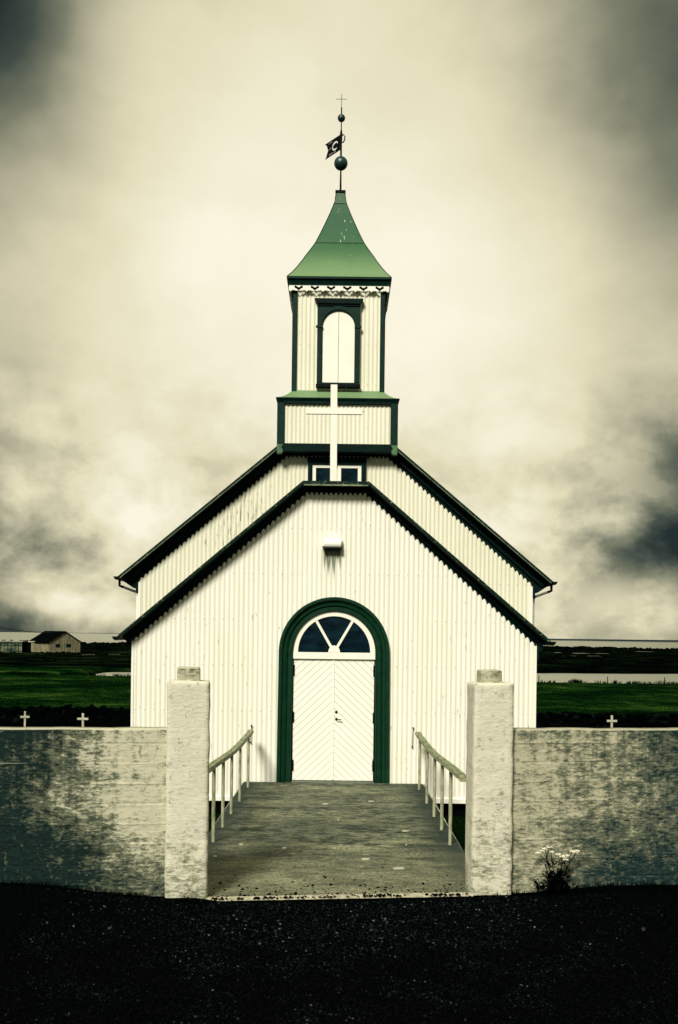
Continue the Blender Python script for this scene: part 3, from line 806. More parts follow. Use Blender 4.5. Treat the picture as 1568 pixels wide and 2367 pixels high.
# --- lace board under the spire
def lace_loops(npat, pitch, start, total, top=0.0, bot=-.135):
    outl = [(0, top), (0, bot * .72)]
    def y(a, k): return (a, k)
    x = 0
    low = []
    cx = [start + i * pitch for i in range(npat)]
    cents = [start - pitch] + cx + [start + npat * pitch]
    for c in cents[:-1]:
        # from the motif centre c to the next one: scallop, scallop, drop, scallop, scallop
        seq = [(0, -.155 + .03), (.03, -.118), (.055, -.125), (.075, -.110), (.088, -.112), (.105, -.118), (.112, -.098), (.122, -.112), (.14, -.122), (.1585, -.137),
               (.177, -.122), (.195, -.112), (.205, -.098), (.212, -.118), (.229, -.112), (.242, -.110), (.262, -.125), (.287, -.118)]
        for a, bb in seq:
            xx_ = c + a
            if 0.0 < xx_ < total: low.append((xx_, bb + (.0)))
    outl = [(0, top), (0, -.115)] + low + [(total, -.115), (total, top)]
    loops = [outl]
    for c in cx:
        # Y shaped cut-out with two round lobes
        lobe = lambda sx: [(c + sx * (.062 + .022 * math.cos(q)), -.048 + .026 * math.sin(q)) for q in np.linspace(-1.7, 1.9, 9)]
        rgt = lobe(1); lft = lobe(-1)[::-1]
        y_ = [(c + .006, -.122), (c + .014, -.108), (c + .034, -.090)] + rgt + [(c + .028, -.042), (c, -.058), (c - .028, -.042)] + lft + [(c - .034, -.090), (c - .014, -.108), (c - .006, -.122)]
        loops.append(y_)
    return loops
lw = 1.95; lz = 9.365
L0 = lace_loops(6, .317, .1825, lw)
lace_mesh = curve_mesh(L0, .018)
def lace(name, cx, cy, rot):
    me = lace_mesh.copy()
    me.transform(Matrix.Translation((-lw / 2, 0, 0)))
    me.transform(Matrix.Rotation(R(90), 4, 'X'))
    me.transform(Matrix.Rotation(rot, 4, 'Z'))
    me.transform(Matrix.Translation((cx, cy, lz)))
    me.transform(Matrix.Translation(-parent_world(church)))
    return mesh_obj(name, me, M['white'], church)
lace('lace_board', 0, CY - .975, 0); lace('lace_board', .975, CY, R(90)); lace('lace_board', -.975, CY, R(90)); lace('lace_board', 0, CY + .975, 0)
# --- spire
sp_prof = [(1.02, 9.512), (.93, 9.62), (.84, 9.755), (.75, 9.905), (.665, 10.06), (.575, 10.215), (.49, 10.37), (.392, 10.60), (.302, 10.83), (.21, 11.07), (.128, 11.31), (.103, 11.44), (.088, 11.55)]
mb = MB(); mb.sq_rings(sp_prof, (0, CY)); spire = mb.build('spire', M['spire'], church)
mb = MB()
for (h_, z_) in ((.492, 10.372), (.130, 11.312)): mb.sq_rings([(h_ + .006, z_ - .008), (h_ + .006, z_ + .004)], (0, CY))
for sx in (-1, 1):
    for sy in (-1, 1): mb.tube([(sx * h_, CY + sy * h_, z_) for h_, z_ in sp_prof], .009, 6)
mb.build('roof_seam', M['green'], spire)
mb = MB(); mb.sq_rings([(1.0, 9.47), (1.027, 9.472), (1.027, 9.515), (.98, 9.53)], (0, CY)); mb.sq_rings([(.958, 9.366), (1.0, 9.472)], (0, CY)); mb.sq_rings([(.99, 9.35), (.99, 9.366), (.955, 9.367)], (0, CY)); mb.sq_rings([(.90, 9.34), (.985, 9.352)], (0, CY))
mb.build('eave_cornice', M['green'], spire)
mb = MB(); mb.sq_rings([(.098, 11.55), (.103, 11.56), (.106, 11.60), (.08, 11.605), (.01, 11.61)], (0, CY)); mb.build('collar', M['black'], spire)

# --- door surround: moulding swept up, over and down
prof = [(.700, .02), (.700, -.03), (.712, -.045), (.722, -.045), (.728, -.028), (.785, -.028), (.793, -.055), (.806, -.066), (.818, -.055), (.824, -.035), (.868, -.045), (.876, -.080), (.892, -.095), (.925, -.095), (.94, -.08), (.94, .05)]
mb = MB(); path = [(-1, -.03, 'v'), (-1, ARC_Z, 'v')]
secs = []
for z_ in (-.03, .6, 1.2, 1.8): secs.append([(-(r + (ARC_Z - z_) * .007), A + d_, z_) for r, d_ in prof])
for i in range(41):
    q = math.pi - math.pi * i / 40
    secs.append([(r * math.cos(q), A + d_, ARC_Z + r * math.sin(q)) for r, d_ in prof])
for z_ in (1.8, 1.2, .6, -.03): secs.append([((r + (ARC_Z - z_) * .007), A + d_, z_) for r, d_ in prof])
n = len(prof)
for s_ in secs: mb.v += s_
for j in range(len(secs) - 1):
    for i in range(n - 1): mb.f.append((j * n + i, (j + 1) * n + i, (j + 1) * n + i + 1, j * n + i + 1))
mb.build('door_frame', M['green_arch'], church)
# fanlight
mb = MB(); y0, y1 = A + .0, A + .04
rg = arc(.703, ARC_Z, 40) + arc(.616, ARC_Z, 40)[::-1]
mb.prism(rg, y0, y1); mb.box(-.703, .703, y0 - .012, y1, 2.095, ARC_Z - .002)
fan = mb.build('fanlight', M['white'], church)
mb = MB()
mb.prism([(-.1, ARC_Z)] + [(.1, ARC_Z)] + [(.1 * math.cos(q), ARC_Z + .118 * math.sin(q)) for q in np.linspace(.1, math.pi - .1, 14)], y0 - .008, y1 - .004)
for sx in (-1, 1):
    a = R(30); dx, dz = math.sin(a) * sx, math.cos(a); nx, nz_ = dz * .022, -dx * .022
    p0, p1 = (.09 * dx, ARC_Z + .09 * dz), (.63 * dx, ARC_Z + .63 * dz)
    pl = [(p0[0] - nx, p0[1] - nz_), (p0[0] + nx, p0[1] + nz_), (p1[0] + nx, p1[1] + nz_), (p1[0] - nx, p1[1] - nz_)]
    mb.prism(pl, y0 + .004, y1 - .006)
mb.build('glazing_bar', M['white'], fan)
def sector(a0, a1):
    return [(.05 * math.cos((a0 + a1) / 2), ARC_Z + .05 * math.sin((a0 + a1) / 2))] + [(.62 * math.cos(q), ARC_Z + .62 * math.sin(q)) for q in np.linspace(a0, a1, 14)]
for a0, a1 in ((0, 60), (60, 120), (120, 180)):
    mb = MB(); mb.prism(sector(R(a0) + .001, R(a1) - .001), y1 - .02, y1 - .012); mb.build('pane', M['glass'], fan)
# door leaves made of chevron boards
def clip(poly, a, b, c):      # keep a*x+b*z<=c
    out = []
    for i in range(len(poly)):
        p_, q_ = poly[i], poly[(i + 1) % len(poly)]
        dp, dq = a * p_[0] + b * p_[1] - c, a * q_[0] + b * q_[1] - c
        if dp <= 0: out.append(p_)
        if dp * dq < 0:
            t_ = dp / (dp - dq); out.append((p_[0] + (q_[0] - p_[0]) * t_, p_[1] + (q_[1] - p_[1]) * t_))
    return out
for sx in (-1, 1):
    x0, x1 = (.008, .692)
    mb = MB(); mb.box(*sorted((sx * x0, sx * x1)), A + .048, A + .075, .018, 2.09)
    leaf = mb.build('door_leaf', M['seam'], church)
    tz = math.tan(R(43)); step = .125
    # boards fall away from the middle: z = c - tz*x
    c = .018
    while c < 2.09 + tz * x1 + step:
        poly = [(x0 + .004, .022), (x1 - .003, .022), (x1 - .003, 2.086), (x0 + .004, 2.086)]
        poly = clip(poly, tz, 1, c + step - .0045); poly = clip(poly, -tz, -1, -(c + .0015)) if poly else poly
        if len(poly) >= 3:
            pp = [(sx * a, b_) for a, b_ in poly]
            if sx < 0: pp = pp[::-1]
            jy = random.uniform(-.0015, .0015)
            mb = MB(); mb.prism(pp, A + .03 + jy, A + .05); mb.build('plank', M['door'], leaf, bevel=.0035)
        c += step
    for z_ in (.28, 1.1, 1.9):
        mb = MB(); mb.box(*sorted((sx * .672, sx * .705)), A + .005, A + .032, z_ - .09, z_ + .09); mb.build('hinge', M['black'], leaf)
    if sx > 0:
        mb = MB(); mb.tube([(.05, A + .034, 1.07), (.05, A + .015, 1.07)], .021, 14); mb.tube([(.05, A + .02, 1.07), (.05, A - .025, 1.07), (.14, A - .025, 1.062)], .008, 8); mb.build('handle', M['black'], leaf)
        mb = MB(); mb.tube([(.048, A + .034, 1.19), (.048, A + .018, 1.19)], .022, 14); mb.build('lock', M['black'], leaf)
mb = MB(); mb.box(-.012, .012, A + .018, A + .05, .03, 2.09); mb.build('door_stile', M['door'], church, bevel=.003)
mb = MB(); mb.box(-.70, .70, A - .02, A + .09, -.02, .012); mb.build('threshold', M['steel'], church)
# door hooks on the wall
for sx, x_, zt, zb in ((-1, -1.39, .945, .66), (1, 1.362, .94, .62)):
    mb = MB(); mb.tube([(x_, A - .05, zt), (x_ - .012, A - .05, zb)], .005, 6); mb.ball((x_, A - .045, zt), .016, 10); mb.ball((x_ - .012, A - .045, zb), .015, 10)
    mb.tube([(x_, A - .05, zt), (x_, A, zt)], .006, 6); mb.tube([(x_ - .012, A - .05, zb), (x_ - .012, A, zb)], .006, 6)
    mb.build('door_hook', M['black'], church)

# ---- white cross on the porch roof
cr = thing('roof_cross', (-.05, YP + .08, 5.08), 'tall plain white timber cross standing on the flat top of the porch roof', 'cross')
mb = MB(); mb.prism([(-.052, -.02), (.062, -.02), (.052, 1.635), (-.060, 1.635)], -.03, .03); o = mb.build('post', M['white'], cr, local=True, bevel=.004)
mb = MB(); mb.box(-.468, .468, -.042, .02, 1.135, 1.23); mb.build('arm', M['white'], cr, local=True, bevel=.004)

# ---- wall lamp
wl = thing('wall_lamp', (-.05, A - .02, 3.955), 'white bulkhead lamp with dark underside mounted high on the porch gable', 'lamp')
mb = MB(); pr = [(-.168, .03), (.168, .03), (.168, .16), (.155, .20), (.12, .228), (.07, .24), (-.07, .24), (-.12, .228), (-.155, .20), (-.168, .16)]
mb.prism(pr, -.075, -.0); mb.build('housing', M['white'], wl, local=True, bevel=.008)
mb = MB(); seg = [(-.10 - .05 * math.cos(q), .105 + .085 * math.sin(q)) for q in np.linspace(-math.pi / 2, math.pi / 2, 12)]
for sgn in (0,):
    pts = [(-.075, .02)] + [(-.075 - .075 * math.sin(q), .095 - .075 * math.cos(q)) for q in np.linspace(0, math.pi / 2 + .5, 12)] + [(-.075, .18)]
    mb.prism(pts, -.143, .143, to=lambda a, b_, c_: (c_, a, b_)); mb.build('shade', M['white'], wl, local=True, smooth=False)
mb = MB(); mb.box(-.16, .16, -.13, .0, .0, .018); mb.build('base_plate', M['black'], wl, local=True)
mb = MB()
for sx in (-1, 1): mb.box(*sorted((sx * .146, sx * .172)), -.082, -.06, .035, .055)
mb.build('clip', M['black'], wl, local=True)

# ---- weather vane
wv = thing('weather_vane', (0, CY, 11.60), 'black weather vane with two balls, pierced swallowtail flag and thin cross on the spire', 'weather vane')
mb = MB(); mb.tube([(0, 0, 0), (0, 0, .47)], [.022, .015]); mb.tube([(0, 0, .7), (0, 0, 1.28)], [.02, .016]); mb.tube([(0, 0, 1.28), (0, 0, 1.48)], .011); mb.tube([(0, 0, 1.55), (0, 0, 1.74)], .013)
mb.tube([(0, 0, 1.74), (0, 0, 2.01)], .005, 6); mb.build('rod', M['black'], wv, local=True)
mb = MB(); mb.ball((0, 0, .59), .14, 28); mb.build('ball', paint('patinated_ball', (.012, .045, .045), (.006, .02, .024), .38, spec=.6), wv, local=True, smooth=True)
mb = MB(); mb.ball((0, 0, 1.52), .078, 24); mb.build('ball', bpy.data.materials['patinated_ball'], wv, local=True, smooth=True)
mb = MB(); mb.tube([(-.112, 0, 1.91), (.112, 0, 1.91)], .005, 6); mb.build('cross_arm', M['black'], wv, local=True)
def fm(x, y):                # flat pattern of the flag: u along the cloth, z up
    return ((1180 - x) / 1060 * .585, (1700 - (y - 650 * (1180 - x) / 1060)) * .00032)
flag = [fm(*q) for q in [(1150, 235), (120, 885), (200, 915), (260, 960), (310, 1150), (355, 1250), (330, 1330), (290, 1450), (240, 1680), (165, 1860), (1150, 1225)]]
cres = [(960, 690), (860, 650), (740, 720), (655, 850), (610, 1000), (600, 1120), (640, 1230), (700, 1270), (800, 1250), (890, 1150), (955, 1020), (850, 1110), (740, 1165), (680, 1150), (655, 1080), (680, 960), (760, 850), (850, 760), (905, 760), (945, 830), (975, 790)]
holes = [[fm(*q) for q in cres]]
def slot(x, y, wd_, h): holes.append([fm(x, y), fm(x + wd_, y - wd_ * .6), fm(x + wd_, y + h - wd_ * .6), fm(x, y + h)])
for i, h in enumerate((85, 55, 90, 70, 95)): slot(375 + i * 50, 815 - i * 33 - (h - 60) * .5, 27, h)
for i, h in enumerate((80, 60, 90, 75)): slot(385 + i * 48, 1190 - i * 40, 27, h)
for i, h in enumerate((95, 110, 90, 130, 85, 60, 65, 105, 120)): slot(405 + i * 49, 1520 - i * 30 - (h - 90) * .4, 27, h)
me = curve_mesh([flag] + holes, .006)
dv = Vector((-.345, .475, 0)).normalized()
mt = Matrix(((dv.x, 0, -dv.y, 0), (dv.y, 0, dv.x, 0), (0, 1, 0, .70 + .02), (0, 0, 0, 1)))
me.transform(mt)
mesh_obj('flag', me, M['black'], wv)
mb = MB(); mb.tube([(.008, 0, 1.16), (.05, -.02, 1.17), (.078, -.03, 1.13), (.07, -.03, 1.06), (.045, -.02, 1.015), (.01, 0, 1.02)], .013, 6)
mb.tube([(0, 0, 1.04), (0, 0, 1.2), (0, 0, 1.245), (0, 0, 1.29)], [.022, .027, .02, .01], 8); mb.build('flag_loop', M['black'], wv, local=True)

# ================================================================== GATE AND WALLS
ROT = R(7)
def rough_block(w_, d_, h_, name, mat, parent, res=.03, amp=.008, seed=0, loc=(0, 0, 0), rnd=.012):
    """subdivided concrete block with worn arrises; local origin at the foot centre"""
    bm = bmesh.new()
    nx, ny, nz_ = max(2, int(w_ / res)), max(2, int(d_ / res)), max(2, int(h_ / res))
    def face(n1, n2, f):
        g = [[bm.verts.new(f(i / n1, j / n2)) for i in range(n1 + 1)] for j in range(n2 + 1)]
        for j in range(n2):
            for i in range(n1): bm.faces.new((g[j][i], g[j][i + 1], g[j + 1][i + 1], g[j + 1][i]))
    X, Y = w_ / 2, d_ / 2
    face(nx, nz_, lambda a, b: (-X + w_ * a, -Y, h_ * b)); face(nx, nz_, lambda a, b: (X - w_ * a, Y, h_ * b))
    face(ny, nz_, lambda a, b: (X, -Y + d_ * a, h_ * b)); face(ny, nz_, lambda a, b: (-X, Y - d_ * a, h_ * b))
    face(nx, ny, lambda a, b: (-X + w_ * a, -Y + d_ * b, h_))
    bmesh.ops.remove_doubles(bm, verts=bm.verts, dist=1e-4)
    for v in bm.verts:
        c = v.co
        ex = sum((abs(abs(c.x) - X) < 1e-4, abs(abs(c.y) - Y) < 1e-4, abs(c.z - h_) < 1e-4))
        if ex >= 2:
            k_ = rnd * (1.0 + 1.6 * max(0, fbm(c.x * 9 + seed, c.y * 9, c.z * 9)))
            cc = Vector((max(-X + k_, min(X - k_, c.x)), max(-Y + k_, min(Y - k_, c.y)), min(h_ - k_ * .7, c.z)))
            v.co = cc
        nrm = Vector((c.x / X if abs(abs(c.x) - X) < .02 else 0, c.y / Y if abs(abs(c.y) - Y) < .02 else 0, 1 if c.z > h_ - .02 else 0))
        v.co += nrm * amp * fbm(c.x * 5 + seed * 3.1, c.y * 5, c.z * 5) * .8
    me = bpy.data.meshes.new(name); bm.to_mesh(me); bm.free(); me.shade_smooth()
    o = mesh_obj(name, me, mat, parent); o.location = loc
    return o
for px, lab, sd in ((-1.31, 'square limewashed concrete gate pillar left of the ramp, with stone cap block', 1), (1.545, 'square limewashed concrete gate pillar right of the ramp, with stone cap block', 5)):
    gp = thing('gate_pillar', (px, gate_y(px) + .10, -.25), lab, 'pillar', 'gate pillars', ROT)
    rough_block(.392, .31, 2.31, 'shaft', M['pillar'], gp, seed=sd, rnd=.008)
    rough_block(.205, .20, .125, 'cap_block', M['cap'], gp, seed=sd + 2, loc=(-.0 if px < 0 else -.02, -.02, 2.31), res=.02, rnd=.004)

def wall(name, xa, xb, mat, label, sd):
    """shuttered concrete wall with board lifts, along the gate line"""
    x0 = xa; c = Vector((x0, gate_y(x0) + .14, -.3))
    root_x = c.x
    L = (xb - xa) / math.cos(ROT); H = 1.905; T = .20
    mb = MB(); nx = int(abs(L) / .025); nz_ = 250
    lifts = [.30 + .185 * i for i in range(10)]
    def fy_(s, z):
        d_ = fbm(s * 2.2 + sd, z * 2.2, 1, 4) * .008 + fbm(s * 9, z * 14 + sd, 2, 3) * .004
        for i, l in enumerate(lifts):
            wob = l + .006 * fbm(s * 1.5, i * 3 + sd)
            q = (z - wob)
            st = .5 + .5 * math.sin(s * 2.1 + i * 2.3 + sd)
            d_ += -.008 * math.exp(-(q / .006) ** 2) * (1 if (i + sd) % 3 else -.9) * (.4 + .6 * st)
            if q > 0: d_ += .002 * (1 if i % 2 else -1)
        return d_
    for j in range(nz_ + 1):
        for i in range(nx + 1):
            s = L * i / nx; z = H * j / nz_
            top = .008 * fbm(s * 2.5, sd) if j == nz_ else 0
            mb.v.append((s, -T / 2 + fy_(s, z), z + top))
    for j in range(nz_):
        for i in range(nx):
            a = j * (nx + 1) + i; mb.f.append((a, a + 1, a + nx + 2, a + nx + 1))
    # top and back
    o_ = len(mb.v)
    for i in range(nx + 1): s = L * i / nx; mb.v.append((s, -T / 2 + .03, H + .012 + .008 * fbm(s * 2.5, sd)))
    for i in range(nx + 1): s = L * i / nx; mb.v.append((s, T / 2, H + .008 + .008 * fbm(s * 2.5, sd)))
    for i in range(nx + 1): s = L * i / nx; mb.v.append((s, T / 2, 0))
    tp = nz_ * (nx + 1)
    for i in range(nx):
        mb.f.append((tp + i, tp + i + 1, o_ + i + 1, o_ + i))
        for r_ in range(2): a = o_ + r_ * (nx + 1) + i; mb.f.append((a, a + 1, a + nx + 2, a + nx + 1))
    o = mb.build(name, mat, None, smooth=True)
    o.location = c; o.rotation_euler.z = ROT
    return tag(o, label, 'wall', 'churchyard walls')
wall('boundary_wall', -1.50, -5.6, M['wall_l'], 'concrete churchyard wall left of the gate, darkened by stain and painted vignette towards its outer end', 1)
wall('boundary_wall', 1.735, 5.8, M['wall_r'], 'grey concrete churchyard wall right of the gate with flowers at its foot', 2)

# ================================================================== HANDRAILS
def handrail(xb, label):
    t_ = thing('handrail', (xb, 17.2, 0), label, 'handrail', 'handrails of the ramp')
    prof = [(17.35, .875), (17.0, .862), (16.2, .856), (15.2, .853), (14.2, .868), (13.2, .908), (12.2, .952), (11.0, .99)]
    mb = MB(); v = []; f = []
    W, T = .052, .045
    for y_, z_ in prof:
        y_ -= 17.2
        v += [(-W, y_, z_ - .012), (-W * .82, y_, z_ + T - .012), (W * .82, y_, z_ + T - .012), (W, y_, z_ - .012), (W * .6, y_, z_ - .03), (-W * .6, y_, z_ - .03)]
    n_ = 6
    for i in range(len(prof) - 1):
        for k_ in range(n_): f.append((i * n_ + k_, i * n_ + (k_ + 1) % n_, (i + 1) * n_ + (k_ + 1) % n_, (i + 1) * n_ + k_))
    f.append(tuple(range(n_ - 1, -1, -1))); f.append(tuple(range((len(prof) - 1) * n_, len(prof) * n_)))
    mb.add(v, f); mb.build('rail', M['rail'], t_, local=True, bevel=.004)
    for y_, top in ((12.25, .925), (13.25, .878), (14.3, .838), (15.5, .826), (16.95, .836)):
        mb = MB(); zb = ramp_z(y_) - .03; r_ = .0215
        mb.tube([(0, y_ - 17.2, zb), (0, y_ - 17.2, top)], r_, 10)
        mb.build('baluster', M['post'], t_, local=True, smooth=False)
    return t_
handrail(-1.375, 'weathered timber handrail on round posts along the left side of the ramp')
handrail(1.42, 'weathered timber handrail on round posts along the right side of the ramp')

# ================================================================== GRAVES
def grave_cross(x, y, ztop, sc, label, rz, lean=0):
    g = thing('grave_cross', (x, y, land(x, y)), label, 'cross', 'grave crosses beyond the wall', rz)
    h_ = ztop - land(x, y)
    mb = MB(); mb.box(-.03 * sc, .03 * sc, -.025, .025, -.1, h_); mb.build('post', M['cross_paint'], g, local=True, bevel=.006)
    mb = MB(); mb.box(-.15 * sc, .15 * sc, -.04, .015, h_ - .19, h_ - .13); mb.build('arm', M['cross_paint'], g, local=True, bevel=.006)
    g.rotation_euler.y = lean
grave_cross(-8.97, 30, .20, .85, 'small white wooden grave cross nearest the left edge beyond the left wall', R(20), R(.3))
grave_cross(-7.28, 30, .165, 1.08, 'small white wooden grave cross between the leftmost cross and the church', R(-4), R(-.4))
grave_cross(7.99, 30, .29, .98, 'small white wooden grave cross alone beyond the right wall', R(3), 0)

# stone churchyard dyke at the back
sw = thing('stone_wall', (0, 39, -1.35), 'low dark dry stone dyke closing the back of the churchyard', 'wall')
P_, S_ = [], []
for sgn in (-1, 1):
    for i in range(1500):
        xv = sgn * random.uniform(4.5, 17.5); zt = random.random()
        P_.append((xv, random.uniform(-.35, .35), zt * .93 + .06)); S_.append(random.uniform(.10, .21))
o = stones('stone', np.array(P_), np.array(S_), M['rock'], .6, sw); o['kind'] = 'stuff'
mb = MB(); mb.box(-17.5, 17.5, -.33, .33, -.2, .86); mb.build('earth_core', M['rock'], sw, local=True)

# ================================================================== GRASS, PLANTS
def blades(name, P, H, W, mat, label, lean=.35):
    n = len(P)
    a = rng.uniform(0, 6.283, n); ca, sa = np.cos(a), np.sin(a)
    lx = rng.normal(0, lean, n) * H; ly = rng.normal(0, lean, n) * H
    v = np.zeros((n, 5, 3))
    v[:, 0] = P; v[:, 0, 0] -= ca * W; v[:, 0, 1] -= sa * W
    v[:, 1] = P; v[:, 1, 0] += ca * W; v[:, 1, 1] += sa * W
    mid = P + np.stack([lx * .35, ly * .35, H * .6], 1)
    v[:, 2] = mid; v[:, 2, 0] += ca * W * .7; v[:, 2, 1] += sa * W * .7
    v[:, 3] = mid; v[:, 3, 0] -= ca * W * .7; v[:, 3, 1] -= sa * W * .7
    v[:, 4] = P + np.stack([lx, ly, H], 1)
    base = (np.arange(n) * 5)[:, None]
    q = (base + np.array([0, 1, 2, 3])); tr = (base + np.array([3, 2, 4]))
    me = bpy.data.meshes.new(name)
    me.vertices.add(n * 5); me.vertices.foreach_set('co', v.reshape(-1).astype(np.float32))
    li = np.concatenate([q, tr], 1).reshape(-1)
    me.loops.add(len(li)); me.loops.foreach_set('vertex_index', li.astype(np.int32))
    ls = np.zeros(n * 2, np.int32); ls[0::2] = np.arange(n) * 7; ls[1::2] = np.arange(n) * 7 + 4
    me.polygons.add(n * 2); me.polygons.foreach_set('loop_start', ls)
    me.update(calc_edges=True); me.materials.append(mat)
    o = bpy.data.objects.new(name, me); col.objects.link(o)
    return tag(o, label, kind='stuff')
# meadow between dyke and inlet, in drifts
pts = []
while len(pts) < 26000:
    y_ = random.uniform(41, 94); x_ = random.choice((-1, 1)) * random.uniform(.17, .36) * y_
    if fbm(x_ * .25, y_ * .25, 4) + random.uniform(-.5, .5) > -.05: pts.append((x_, y_, land(x_, y_) - .02))
P_ = np.array(pts); blades('meadow_grass', P_, rng.uniform(.04, .10, len(P_)), np.full(len(P_), .03), M['blade'], 'dark green meadow grass beyond the churchyard dyke')
pts = []
for _ in range(5000):
    x_ = random.choice((-1, 1)) * random.uniform(16, 34); yn = 92.5 - x_ * .075 + fbm(x_ * .12, 3) * .9
    if fbm(x_ * .8, 11) + random.uniform(-.35, .25) < -.02: continue
    y_ = yn - random.uniform(-.3, 1.4); pts.append((x_, y_, land(x_, y_) - .02))
P_ = np.array(pts); tall = np.array([.15 + .30 * max(0, fbm(a * .7, 8)) + random.uniform(0, .16) for a in P_[:, 0]])
blades('reeds', P_, tall, np.full(len(P_), .028), M['plant'], 'dark reeds and tall grass along the edge of the inlet', .25)
# churchyard lawn near the ramp
pts = []
for _ in range(22000):
    x_ = random.choice((-1, 1)) * random.uniform(1.58, 3.2); y_ = random.uniform(10.4, 17.6)
    pts.append((x_, y_, land(x_, y_) - .01))
P_ = np.array(pts); blades('lawn_grass', P_, rng.uniform(.03, .08, len(P_)), np.full(len(P_), .006), M['blade'], 'short dark grass beside the ramp')
# weeds at the foot of the wall and pillars
pts = []
for _ in range(5200):
    s = random.random(); x_ = random.uniform(-3.4, 3.6)
    if -1.12 < x_ < 1.36: continue
    d_ = abs(random.gauss(0, .05))
    if fbm(x_ * 2.5, 40) + random.uniform(-.4, .4) < -.05: continue
    off = .16 if 1.6 > abs(x_) else -.0
    y_ = gate_y(x_) - off - d_ + .03; pts.append((x_, y_ - .02, gravel_h(x_, y_) - .01))
P_ = np.array(pts); blades('wall_foot_grass', P_, rng.uniform(.015, .07, len(P_)), np.full(len(P_), .004), M['plant'], 'black moss and grass along the foot of the gate walls', .5)

def yarrow(x, y, z):
    t_ = thing('yarrow_plant', (x, y, z), 'dark weedy plant with flat cream flower heads at the foot of the right wall', 'plant')
    random.seed(5)
    mb = MB(); fl_heads = []
    def stem(p0, p1, r, k_=4):
        p0, p1 = Vector(p0), Vector(p1); mid = (p0 + p1) / 2 + Vector((random.uniform(-.015, .015), 0, .01))
        mb.tube([p0, mid, p1], [r, r * .85, r * .6], 6); return p1
    tops = [(-.10, -.02, .40), (-.125, 0, .375), (-.055, -.02, .415), (-.155, .01, .355), (-.03, .0, .37), (.06, -.01, .33), (.085, -.02, .325), (.11, 0, .335), (.03, 0, .345), (.165, 0, .375), (.19, -.01, .37), (.215, 0, .38), (.10, -.02, .30)]
    bases = [(-.03, 0, 0), (0, 0, 0), (.05, 0, 0)]
    forks = [(-.07, 0, .26), (-.02, 0, .24), (.065, 0, .22), (.14, 0, .26)]
    for f_ in forks: stem(random.choice(bases), f_, .006)
    stem((0, 0, .02), (.06, 0, .2), .007); stem((-.06, 0, .02), (-.09, 0, .25), .006)
    for tp in tops:
        f_ = min(forks, key=lambda q: abs(q[0] - tp[0])); stem(f_, tp, .0035)
    mb.build('stem', M['plant'], t_, local=True)
    lf = MB()
    for _ in range(330):
        h_ = random.random() ** 1.9; a = random.uniform(0, 6.28); ln = random.uniform(.04, .12) * (1 - h_ * .5)
        bx_ = random.gauss(.02, .085 * (1 - h_ * .4)); by_ = random.gauss(0, .03); bz_ = h_ * .27
        el = random.uniform(.0, 1.1); d_ = Vector((math.cos(a) * math.cos(el), math.sin(a) * math.cos(el) * .6, math.sin(el)))
        s_ = d_.cross(Vector((0, 0, 1)))
        s_ = (s_.normalized() if s_.length > .01 else Vector((1, 0, 0))) * ln * .22
        b0 = Vector((bx_, by_, bz_)); lf.add([b0, b0 + d_ * ln * .5 + s_, b0 + d_ * ln, b0 + d_ * ln * .5 - s_], [(0, 1, 2, 3)])
    lo = lf.build('foliage', M['plant'], t_, local=True)
    for tp in tops:
        fb = MB()
        for _ in range(16):
            a = random.uniform(0, 6.28); r_ = .026 * math.sqrt(random.random())
            fb.lathe([(.0001, .006), (.006, .003), (.006, -.002), (.0001, -.005)], (tp[0] + r_ * math.cos(a), tp[1] + r_ * math.sin(a), tp[2] + random.uniform(-.002, .006)), 6)
        fb.build('flower_head', M['flower'], t_, local=True)
yarrow(2.16, gate_y(2.16) - .10, .09)

# ================================================================== FAR SHORE
# fence stakes by the inlet
stake0 = None
for i, (x_, y_, h_) in enumerate([(17.35, 89.5, .55), (23.2, 89.2, .62), (27.9, 88.6, .6)]):
    if stake0 is None:
        mb = MB(); mb.tube([(0, 0, -.2), (0.01, 0, .3), (0, 0, .62)], [.045, .04, .035], 7); stake0 = mb.build('fence_stake', M['plant']); o = stake0
    else: o = stake0.copy(); col.objects.link(o)
    o.location = (x_, y_, land(x_, y_))
    tag(o, ['thin dark fence stake by the inlet nearest the church', 'thin dark fence stake by the inlet, middle one of three', 'thin dark fence stake by the inlet nearest the right edge'][i], 'stake', 'fence stakes along the inlet')

# shore rocks and headland rubble
N = 2600
yy = rng.uniform(128, 400, N); xx = rng.choice([-1, 1], N) * rng.uniform(.18, .36, N) * yy
zz = np.array([land(a, c) for a, c in zip(xx, yy)])
k_ = zz > -1.95
S = rng.uniform(.15, .55, N) * (.5 + yy / 260)
tag(stones('headland_rocks', np.stack([xx, yy, zz], 1)[k_], S[k_] * .5, M['rock'], .5), 'dark lava rocks scattered over the headland', kind='stuff')
N = 700
xx = np.concatenate([rng.uniform(-125, -60, N // 2), rng.uniform(78, 160, N // 2)]); yy = np.zeros(N)
for i in range(N):
    x_ = xx[i]; yy[i] = 372 + (45 if x_ > 60 else 45 * smooth(-20, 60, x_)) + fbm(x_ * .03, 21) * 14 - 4 + random.uniform(-8, 5)
zz = np.array([land(a, c) for a, c in zip(xx, yy)])
tag(stones('shore_rocks', np.stack([xx, yy, zz], 1), rng.uniform(.3, 1.1, N), M['rock'], .6), 'ragged line of black rocks along the outer shore', kind='stuff')
mb = MB()
